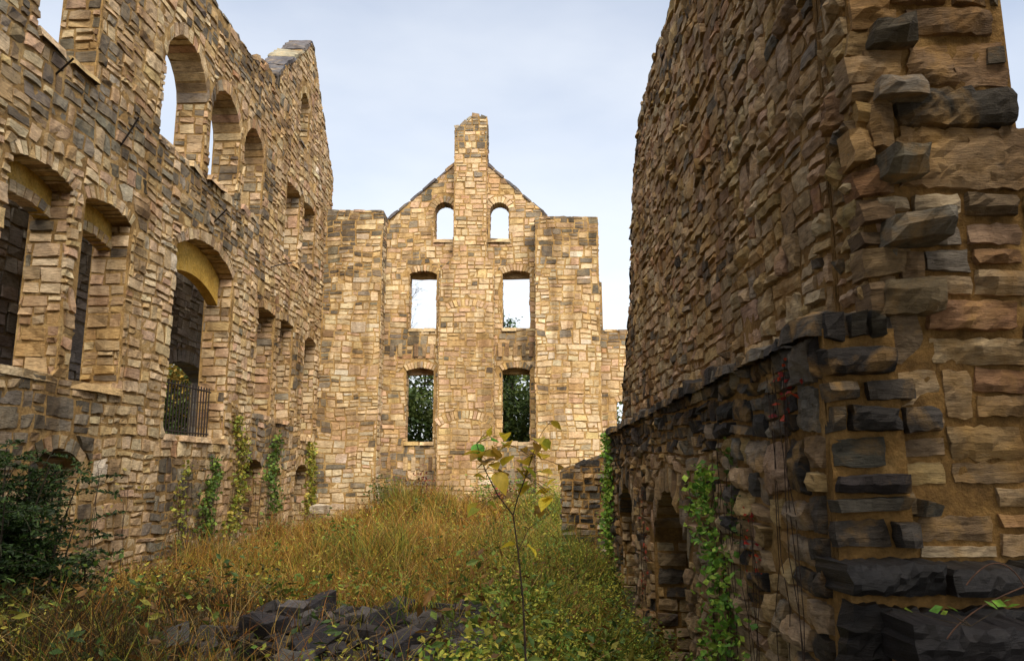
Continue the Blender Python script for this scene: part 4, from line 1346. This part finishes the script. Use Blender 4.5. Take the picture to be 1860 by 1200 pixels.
# dark feathery bush in the left foreground: arching fronds with paired leaflets
def frond(p0, d, L, r, droop):
    t = np.linspace(0, 1, 14)[:, None]
    side = np.cross(d, (0, 0, 1.0))
    side /= np.linalg.norm(side) + 1e-9
    path = p0 + d * L * t + np.array([0, 0, -droop]) * L * t ** 2 + side * r.normal(0, 0.05) * t * L
    pts = []
    for i in range(2, 14):
        for s_ in (-1, 1):
            for q in range(2):
                pts.append(path[i] + side * s_ * r.uniform(0.02, 0.09) + r.normal(0, 0.015, 3))
    return path, pts


bb = np.array([-7.3, 10.2, gz(-7.3, 10.2)])
be = empty("bush", tuple(bb), "dark green feathery bush at the left edge before the side wall", "bush")
sp, lp = [], []
br = np.random.default_rng(17)
for i in range(60):
    a = br.uniform(0, 6.283)
    base = bb + np.array([br.normal(0, 0.65), br.normal(0, 0.4), 0])
    hgt = br.uniform(0.5, 2.35)
    top = base + np.array([math.cos(a) * br.uniform(0.2, 0.9), math.sin(a) * 0.5, hgt])
    V, F = tube([base, (base + top) / 2 + br.normal(0, 0.08, 3), top], [0.022, 0.015, 0.006], 5)
    sp.append((V - bb, F, np.tile((0.03, 0.022, 0.015), (len(V), 1))))
    for q in range(22):
        f = br.uniform(0.1, 1.0)
        p0 = base * (1 - f) + top * f
        b2 = br.uniform(0, 6.283)
        d = np.array([math.cos(b2), math.sin(b2), br.uniform(-0.1, 0.55)])
        d /= np.linalg.norm(d)
        path, pts = frond(p0, d, br.uniform(0.4, 0.85), br, br.uniform(0.1, 0.45))
        V, F = tube(path[::4], 0.005, 3)
        sp.append((V - bb, F, np.tile((0.03, 0.03, 0.015), (len(V), 1))))
        lp += pts
lp = np.array(lp)
V, F, C = leaves(lp - bb, br.uniform(0.05, 0.10, len(lp)), np.clip(np.array([(0.018, 0.042, 0.007), (0.034, 0.066, 0.010), (0.010, 0.026, 0.006)])[br.integers(0, 3, len(lp))] * br.uniform(0.7, 1.3, (len(lp), 1)), 0, 1), br, 0.8, 0.4)
link("foliage", mesh_data("foliage", V, F, C), M_LEAF, be)
V, F, C = join(sp)
link("stem", mesh_data("stem", V, F, C, True), M_BARK, be)


# vines hanging on the walls
def vine(label, pl, y0, y1, z0, z1, n, cols, size=0.09, face=1, thick=0.16, taper=0.35):
    n = int(n * 0.7) if n > 100 else n
    """leaves on a wall face X = pl, growing outward in direction face"""
    t = vr.random(n)
    yc = (y0 + y1) / 2 + 0.25 * (y1 - y0) * np.sin(t * 7 + y0)
    wid = (y1 - y0) / 2 * (1 - taper * t)
    pts = np.column_stack([pl + face * (0.06 + np.abs(vr.normal(0, thick / 2, n))), yc + vr.normal(0, 0.75, n) * wid + 0.3 * vnoise(np.column_stack([t * 9, t * 0 + y0, t * 0])) , z0 + (z1 - z0) * t + vr.normal(0, 0.05, n)])
    e = empty("vine", (pl + face * 0.06, (y0 + y1) / 2, z0), label, "vine", "vines on the walls")
    b = np.array(e.location)
    C = np.clip(np.array(cols)[vr.integers(0, len(cols), n)] * vr.uniform(0.6, 1.3, (n, 1)), 0, 1)
    V, F, C = leaves(pts - b, vr.uniform(0.4, 1.5, n) * size, C, vr, 0.3, 0.75)
    link("foliage", mesh_data("foliage", V, F, C), M_LEAF, e)
    sp = []
    for k in range(5):
        yy = vr.uniform(y0, y1)
        zt = z0 + (z1 - z0) * vr.uniform(0.6, 1.15)
        zs = np.linspace(gz(pl + face * 0.3, yy), zt, 12)
        path = np.column_stack([np.full(12, pl + face * 0.09), yy + np.cumsum(vr.normal(0, 0.075, 12)), zs])
        V, F = tube(path - b, 0.006 if face > 0 else 0.0035, 4)
        sp.append((V, F, np.tile((0.05, 0.03, 0.02), (len(V), 1))))
    V, F, C = join(sp)
    link("stem", mesh_data("stem", V, F, C, True), M_BARK, e)


YG = [(0.26, 0.26, 0.035), (0.17, 0.21, 0.03), (0.34, 0.27, 0.05)]
GR = [(0.09, 0.16, 0.025), (0.14, 0.2, 0.03), (0.06, 0.11, 0.02)]
BG = [(0.20, 0.38, 0.045), (0.32, 0.44, 0.06), (0.11, 0.24, 0.035)]
RD = [(0.42, 0.03, 0.02), (0.30, 0.025, 0.02), (0.5, 0.06, 0.02)]
vine("yellow-green vine climbing the side wall right of the barred doorway", LX, 22.9, 23.9, 1.2, 4.6, 1100, YG, 0.11)
vine("green vine hanging below the barred doorway's right edge", LX, 21.0, 21.9, 1.2, 3.3, 700, GR, 0.11)
vine("green vine between the two middle cellar openings", LX, 26.0, 27.2, 1.6, 4.2, 800, GR, 0.12)
vine("yellowing vine in the corner where the side wall meets the pier", LX, 30.6, 31.9, 1.3, 4.1, 800, YG, 0.13)
vine("thin vine on the blackened masonry under the barred doorway", LX, 19.3, 19.9, 1.2, 3.2, 260, YG, 0.09)
vine("bright green vine hanging beside the nearest cellar arch", QX, 7.9, 9.2, 0.5, 3.1, 1500, BG, 0.075, -1, 0.2, 0.5)
vine("green vine on the far end of the ledge wall", QX, 18.6, 20.1, 1.0, 3.9, 1100, BG, 0.10, -1)
vine("red creeper leaves on the ledge wall's dark top courses", QX, 5.9, 6.15, 3.45, 3.85, 26, RD, 0.06, -1, 0.06)
vine("red creeper strand on the middle of the ledge wall", QX, 6.95, 7.15, 2.2, 2.75, 26, RD, 0.045, -1, 0.05)
vine("red creeper strand on the pier between the two cellar arches", QX, 13.3, 13.8, 1.0, 2.6, 60, [(0.35, 0.06, 0.03), (0.28, 0.10, 0.04)], 0.06, -1, 0.05)
vine("small dark green vine on the ledge wall between green vine and red creeper", QX, 7.5, 8.0, 2.2, 3.3, 120, GR, 0.06, -1, 0.06)

for (lab, y0, y1, z1) in (("bare brown creeper stems on the side wall between bush and doorway", 15.6, 17.0, 3.6), ("bare brown creeper stems on the dark masonry under the doorway", 19.9, 20.9, 3.4), ("bare brown creeper stems right of the doorway vine", 24.6, 25.6, 2.9)):
    vine(lab, LX, y0, y1, 1.0, z1, 40, [(0.20, 0.12, 0.04), (0.26, 0.20, 0.05)], 0.08)
# low plants at the foot of the end wall
for (lab, x, y, s_, cols) in (("dark red leaved shrub left of the chimney breast's foot", -4.4, 31.6, 0.8, [(0.10, 0.012, 0.015), (0.16, 0.02, 0.02), (0.05, 0.02, 0.012)]),
                              ("red leaved shrub right of the chimney breast's foot", -0.9, 31.2, 0.7, [(0.22, 0.02, 0.03), (0.10, 0.02, 0.015), (0.07, 0.05, 0.015)]),
                              ("green shrub against the chimney breast's right foot", -1.7, 31.3, 0.85, GR),
                              ("dark green shrub beside the left pier's foot", -5.8, 31.6, 0.9, [(0.05, 0.09, 0.02), (0.08, 0.10, 0.02)]),
                              ("green shrub under the right lower window of the gable", -0.3, 31.7, 1.0, GR),
                              ("yellow weed plant before the pale pier", 0.9, 30.6, 0.75, YG),
                              ("tall green weed in the middle of the grass", -5.0, 21.5, 0.7, GR)):
    z0 = gz(x, y)
    pts = np.array([x, y, z0 + s_ * 0.9]) + vr.normal(0, 1, (420, 3)) * np.array([0.42, 0.3, 0.38]) * s_
    pts[:, 2] = np.maximum(pts[:, 2], z0 + 0.05)
    plant("shrub", lab, "shrub", (x, y, z0), pts, 0.12, cols, "low plants at the end wall's foot" if y > 30 else None)

# sapling in the foreground with big drooping yellow leaves
SY = 4.9
sb = np.array([0.02, SY, gz(0.02, SY)])
sap = empty("sapling", tuple(sb), "thin sapling with large yellow heart-shaped leaves in the centre foreground", "sapling")
P = lambda a, b_, dy=0.0: atY(a, b_, SY + dy)
main = [sb, P(955, 1200), P(950, 1090), P(941, 1000), P(932, 935)]
lb = [P(932, 935), P(905, 900), P(882, 855), P(872, 828, 0.05), P(866, 805, 0.05)]
rb = [P(932, 935), P(940, 905), P(955, 865), P(966, 830), P(976, 800, -0.05)]
rb2 = [P(941, 1000), P(960, 960, 0.1), P(1000, 930, 0.15), P(1015, 905, 0.2)]
twigs = []
for nm, pth, r0 in (("stem", main, 0.008), ("branch", lb, 0.0045), ("branch", rb, 0.0045), ("branch", rb2, 0.0025)):
    V, F = tube(np.array(pth) - sb, np.linspace(r0, r0 * 0.5, len(pth)), 7)
    twig = link(nm, mesh_data(nm, V, F, np.tile((0.045, 0.03, 0.02), (len(V), 1)), True), M_BARK, sap)
    twigs.append((twig, pth))


def big_leaf(L, W, fold, curl, col):
    ts = np.linspace(0, 1, 8)
    V, F = [], []
    prof = np.array([0.0, 0.62, 0.92, 1.0, 0.92, 0.7, 0.36, 0.02])
    for t, q in zip(ts, prof):
        zc = -curl * t * t * L
        V += [(t * L, -W / 2 * q, zc + fold * W / 2 * q), (t * L, 0, zc), (t * L, W / 2 * q, zc + fold * W / 2 * q)]
    for i in range(7):
        a = i * 3
        F += [[a, a + 3, a + 4, a + 1], [a + 1, a + 4, a + 5, a + 2]]
    return mesh_data("leaf", np.array(V), F, np.tile(col, (len(V), 1)), True)


YL, BRN, GRL, OL = (0.78, 0.60, 0.05), (0.42, 0.25, 0.04), (0.18, 0.55, 0.06), (0.64, 0.45, 0.045)
lv = [(866, 805, GRL, 1.0), (893, 800, GRL, 0.8), (897, 812, BRN, 1.1), (872, 825, BRN, 0.9), (880, 822, OL, 1.2), (885, 838, BRN, 1.2), (900, 835, BRN, 1.1), (900, 858, OL, 1.2), (918, 787, YL, 0.9),
      (927, 808, OL, 1.2), (929, 827, YL, 1.1), (952, 835, OL, 1.3), (962, 817, YL, 0.8), (977, 797, YL, 0.9), (990, 800, YL, 0.9), (985, 824, OL, 1.0), (972, 848, OL, 0.8), (966, 877, OL, 1.3),
      (938, 893, BRN, 1.0), (868, 912, YL, 0.9), (888, 922, OL, 0.7), (936, 954, YL, 0.8), (945, 953, OL, 0.6), (936, 989, YL, 0.8), (957, 990, YL, 0.8), (998, 903, YL, 1.0), (1002, 888, YL, 0.9),
      (978, 918, BRN, 0.9), (983, 855, OL, 0.7), (1010, 870, YL, 0.6)]
lr = np.random.default_rng(3)
lv = lv + [(a + lr.normal(0, 14), b_ + lr.normal(0, 12), [YL, OL, BRN, (0.42, 0.44, 0.05)][lr.integers(0, 4)], s_ * 0.75) for (a, b_, c, s_) in lv if b_ < 930]
for (a, b_, c, s_) in lv:
    p0 = P(a, b_, lr.uniform(-0.1, 0.15))
    L = 0.128 * s_
    tw = min(twigs, key=lambda q: min(np.linalg.norm(np.array(a_) - p0) for a_ in q[1][1:]))[0]
    o = link("leaf", big_leaf(L, L * 0.7, lr.uniform(0.15, 0.5), lr.uniform(0.05, 0.4), np.array(c) * lr.uniform(0.8, 1.15)), M_BIGLEAF, tw, p0 - sb)
    o.rotation_euler = (lr.uniform(-0.7, 0.7), lr.uniform(-0.2, 0.7), lr.uniform(0, 6.283))
    nb = min((np.array(q) for q in lb[1:] + rb[1:] + main[2:] + rb2[1:]), key=lambda q: np.linalg.norm(q - p0))
    V, F = tube(np.array([nb, (nb + p0) / 2 + np.array([0, 0, 0.01]), p0]) - sb, 0.0018, 4)
    link("leaf_stalk", mesh_data("leaf_stalk", V, F, np.tile((0.12, 0.08, 0.03), (len(V), 1))), M_BARK, tw)

# weedy tendrils on the black steps
for (lab, a, b_, c) in (("thin reddish bramble stem arching over the black steps", (1755, 1062), (1810, 1022), (1860, 1062)),
                        ("thin bramble stem lying on the lower black steps", (1720, 1160), (1770, 1110), (1860, 1065))):
    q = [atY(*a, 4.6), atY(*b_, 4.6), atY(*c, 4.6)]
    pth = [(1 - t) ** 2 * q[0] + 2 * t * (1 - t) * (2 * q[1] - 0.5 * (q[0] + q[2])) + t * t * q[2] for t in np.linspace(0, 1, 12)]
    e = tube_obj("bramble_stem", pth, 0.004, (0.10, 0.05, 0.03), M_BARK, loc=tuple(q[0]))
    tag(e, lab, "bramble")
pts = np.array([atY(a, b_, 4.5) for a, b_ in ((1700, 1105), (1715, 1112), (1730, 1105), (1800, 1098), (1815, 1095), (1830, 1090), (1840, 1100), (1650, 1108))])
plant("seedling", "few small green leaves growing on the black steps", "plant", pts.mean(0) - np.array([0, 0, 0.1]), pts, 0.07, BG, stems=5, srad=0.003)


# ------------------------------------------------------------------ trees behind the ruin
def tree(label, x, y, height, spread, cols, n=5200, trunk=0.2, lsize=0.28, low=0.15, seed=1, z0=None, bare=False, group="trees behind the ruin", conic=0.0):
    r = np.random.default_rng(seed)
    z0 = 0.3 if z0 is None else z0
    b = np.array([x, y, z0])
    e = empty("tree", tuple(b), label, "tree", group)
    top = np.array([r.normal(0, 0.3), r.normal(0, 0.3), height * 0.92])
    zs = np.linspace(0, 1, 8)[:, None]
    path = top * zs + np.column_stack([np.sin(zs * 4 + seed), np.cos(zs * 3 + seed), zs * 0]) * 0.12 * zs
    sp = [tube(path, trunk * (1 - 0.85 * zs[:, 0]), 8)]
    tips = []
    for k in range(26):
        f = r.uniform(low, 0.95)
        p0 = path[0] * (1 - f) + top * f
        a = r.uniform(0, 6.283)
        reach = spread * r.uniform(0.5, 1.0) * (1 - conic * f) * (1.0 if conic else math.sin(math.pi * min(0.95, 0.25 + 0.7 * f)) ** 0.5)
        d = np.array([math.cos(a) * reach, math.sin(a) * reach, height * r.uniform(-0.02, 0.18) * (0.2 if conic else 1)])
        mid = p0 + d * 0.5 + r.normal(0, 0.12, 3)
        pth = np.array([p0, p0 + d * 0.25 + r.normal(0, 0.06, 3), mid, p0 + d])
        sp.append(tube(pth, np.array([0.28, 0.2, 0.14, 0.04]) * trunk, 5))
        tips += [(p0 * (1 - t) + (p0 + d) * t) for t in np.linspace(0.35, 1.0, 5)]
        if bare:
            for q in range(5):
                s0 = p0 + d * r.uniform(0.3, 0.9)
                sp.append(tube([s0, s0 + r.normal(0, 0.3, 3) + d * 0.15, s0 + r.normal(0, 0.45, 3) + d * 0.3 + np.array([0, 0, 0.2])], np.array([0.08, 0.05, 0.02]) * trunk, 4))
    V, F, C = join([(V, F, np.tile((0.045, 0.035, 0.025), (len(V), 1))) for V, F in sp])
    link("trunk", mesh_data("trunk", V, F, C, True), M_BARK, e)
    tips = np.array(tips)
    ids = r.integers(0, len(tips), n)
    pts = tips[ids] + r.normal(0, 1, (n, 3)) * np.array([0.42, 0.42, 0.3]) * (spread / 3.0)
    tone = r.uniform(0.55, 1.4, len(tips))[ids]
    C = np.clip(np.array(cols)[(r.integers(0, len(cols), len(tips)))[ids]] * tone[:, None] * r.uniform(0.75, 1.25, (n, 1)), 0, 1)
    V, F, C = leaves(pts, r.uniform(0.6, 1.3, n) * lsize, C, r, 0.5, 0.6)
    link("crown", mesh_data("crown", V, F, C), M_LEAF, e)


DG = [(0.035, 0.06, 0.014), (0.06, 0.095, 0.02), (0.09, 0.12, 0.026)]
SH = [(0.022, 0.042, 0.012), (0.035, 0.06, 0.014), (0.05, 0.07, 0.016)]
MG = [(0.05, 0.08, 0.018), (0.08, 0.10, 0.02), (0.035, 0.06, 0.015)]
AU = [(0.30, 0.19, 0.03), (0.22, 0.15, 0.03), (0.14, 0.13, 0.03), (0.36, 0.24, 0.04)]
tree("dark green tree filling the gable's left lower window", -6.4, 44, 9.3, 3.4, DG, 5200, seed=3)
tree("dark green tree filling the gable's right lower window", -0.8, 43, 9.0, 3.3, DG, 5200, seed=4)
tree("mid green tree behind the gable's chimney breast", -3.6, 47, 9.4, 3.2, MG, 5000, seed=5)
tree("mid green tree right of the gable wall's back", 3.0, 46, 9.0, 3.4, MG, 5000, seed=6)
tree("narrow dark conifer with its tip in the gable's right middle window", -1.5, 50, 14.2, 2.2, [(0.03, 0.07, 0.02), (0.05, 0.09, 0.025)], 5000, seed=7, conic=0.93, lsize=0.2)
tree("nearly bare tree with thin twigs in the gable's left middle window", -7.35, 48, 15.0, 2.0, MG, 260, seed=8, bare=True, trunk=0.16, low=0.55, lsize=0.16)
tree("green tree far left beyond the outer wall", -9.6, 45, 8.8, 3.2, DG, 5000, seed=9)
tree("autumn yellow tree seen through the barred doorway", -16.0, 35.0, 8.0, 2.6, AU, 5200, seed=10, low=0.2)
tree("dark green tree beyond the barred doorway's left side", -16.4, 31.0, 7.0, 2.4, DG, 5200, seed=11, low=0.08)
tree("green tree low behind the barred doorway", -18.5, 38.5, 8.0, 2.8, DG, 5200, seed=12, low=0.05)
tree("small tree behind the low back wall's window", 5.6, 40.5, 6.0, 2.0, [(0.12, 0.05, 0.03), (0.08, 0.07, 0.03)], 1500, seed=13, low=0.2, lsize=0.2)
tree("tall dark shade tree added out of view behind the viewer on the right", 7.0, -3.5, 17.0, 4.8, SH, 11000, seed=21, lsize=0.55, group="shade trees added behind the viewer", trunk=0.3, low=0.3)  # four unseen trees added behind the camera to darken the foreground
tree("tall dark shade tree added out of view close behind the viewer", 2.2, -5.5, 20.0, 5.2, SH, 11000, seed=22, lsize=0.55, group="shade trees added behind the viewer", trunk=0.35, low=0.35)
tree("tall dark shade tree added out of view behind the viewer on the left", -3.6, -5.0, 20.0, 5.2, SH, 11000, seed=23, lsize=0.55, group="shade trees added behind the viewer", trunk=0.35, low=0.35)
tree("dark shade tree added out of view far left behind the viewer", -10.0, -2.0, 15.0, 4.8, SH, 11000, seed=24, lsize=0.55, group="shade trees added behind the viewer", trunk=0.3, low=0.3)
tree("dark tree behind the gable's two lower windows", -3.0, 41.5, 7.6, 3.4, DG, 8000, seed=31, low=0.05)
tree("dark tree behind the gable wall's left end", -8.0, 40.5, 8.0, 3.2, DG, 8000, seed=32, low=0.05)
tree("dark tree behind the pale pier", 1.2, 40.5, 8.0, 3.2, DG, 8000, seed=33, low=0.05)
for i, (x, y, h_, lab) in enumerate(((-14.2, 29.5, 4.6, "dense low tree just outside the barred doorway"), (-14.5, 33.6, 7.6, "dense yellowing tree further along outside the barred doorway"), (-13.6, 26.6, 4.2, "low dark tree close outside the outer wall's opening"))):
    tree(lab, x, y, h_, 2.2, DG if i != 1 else [(0.28, 0.18, 0.03), (0.08, 0.10, 0.02), (0.05, 0.07, 0.015)], 5200, seed=41 + i, low=0.02, lsize=0.22, trunk=0.12)
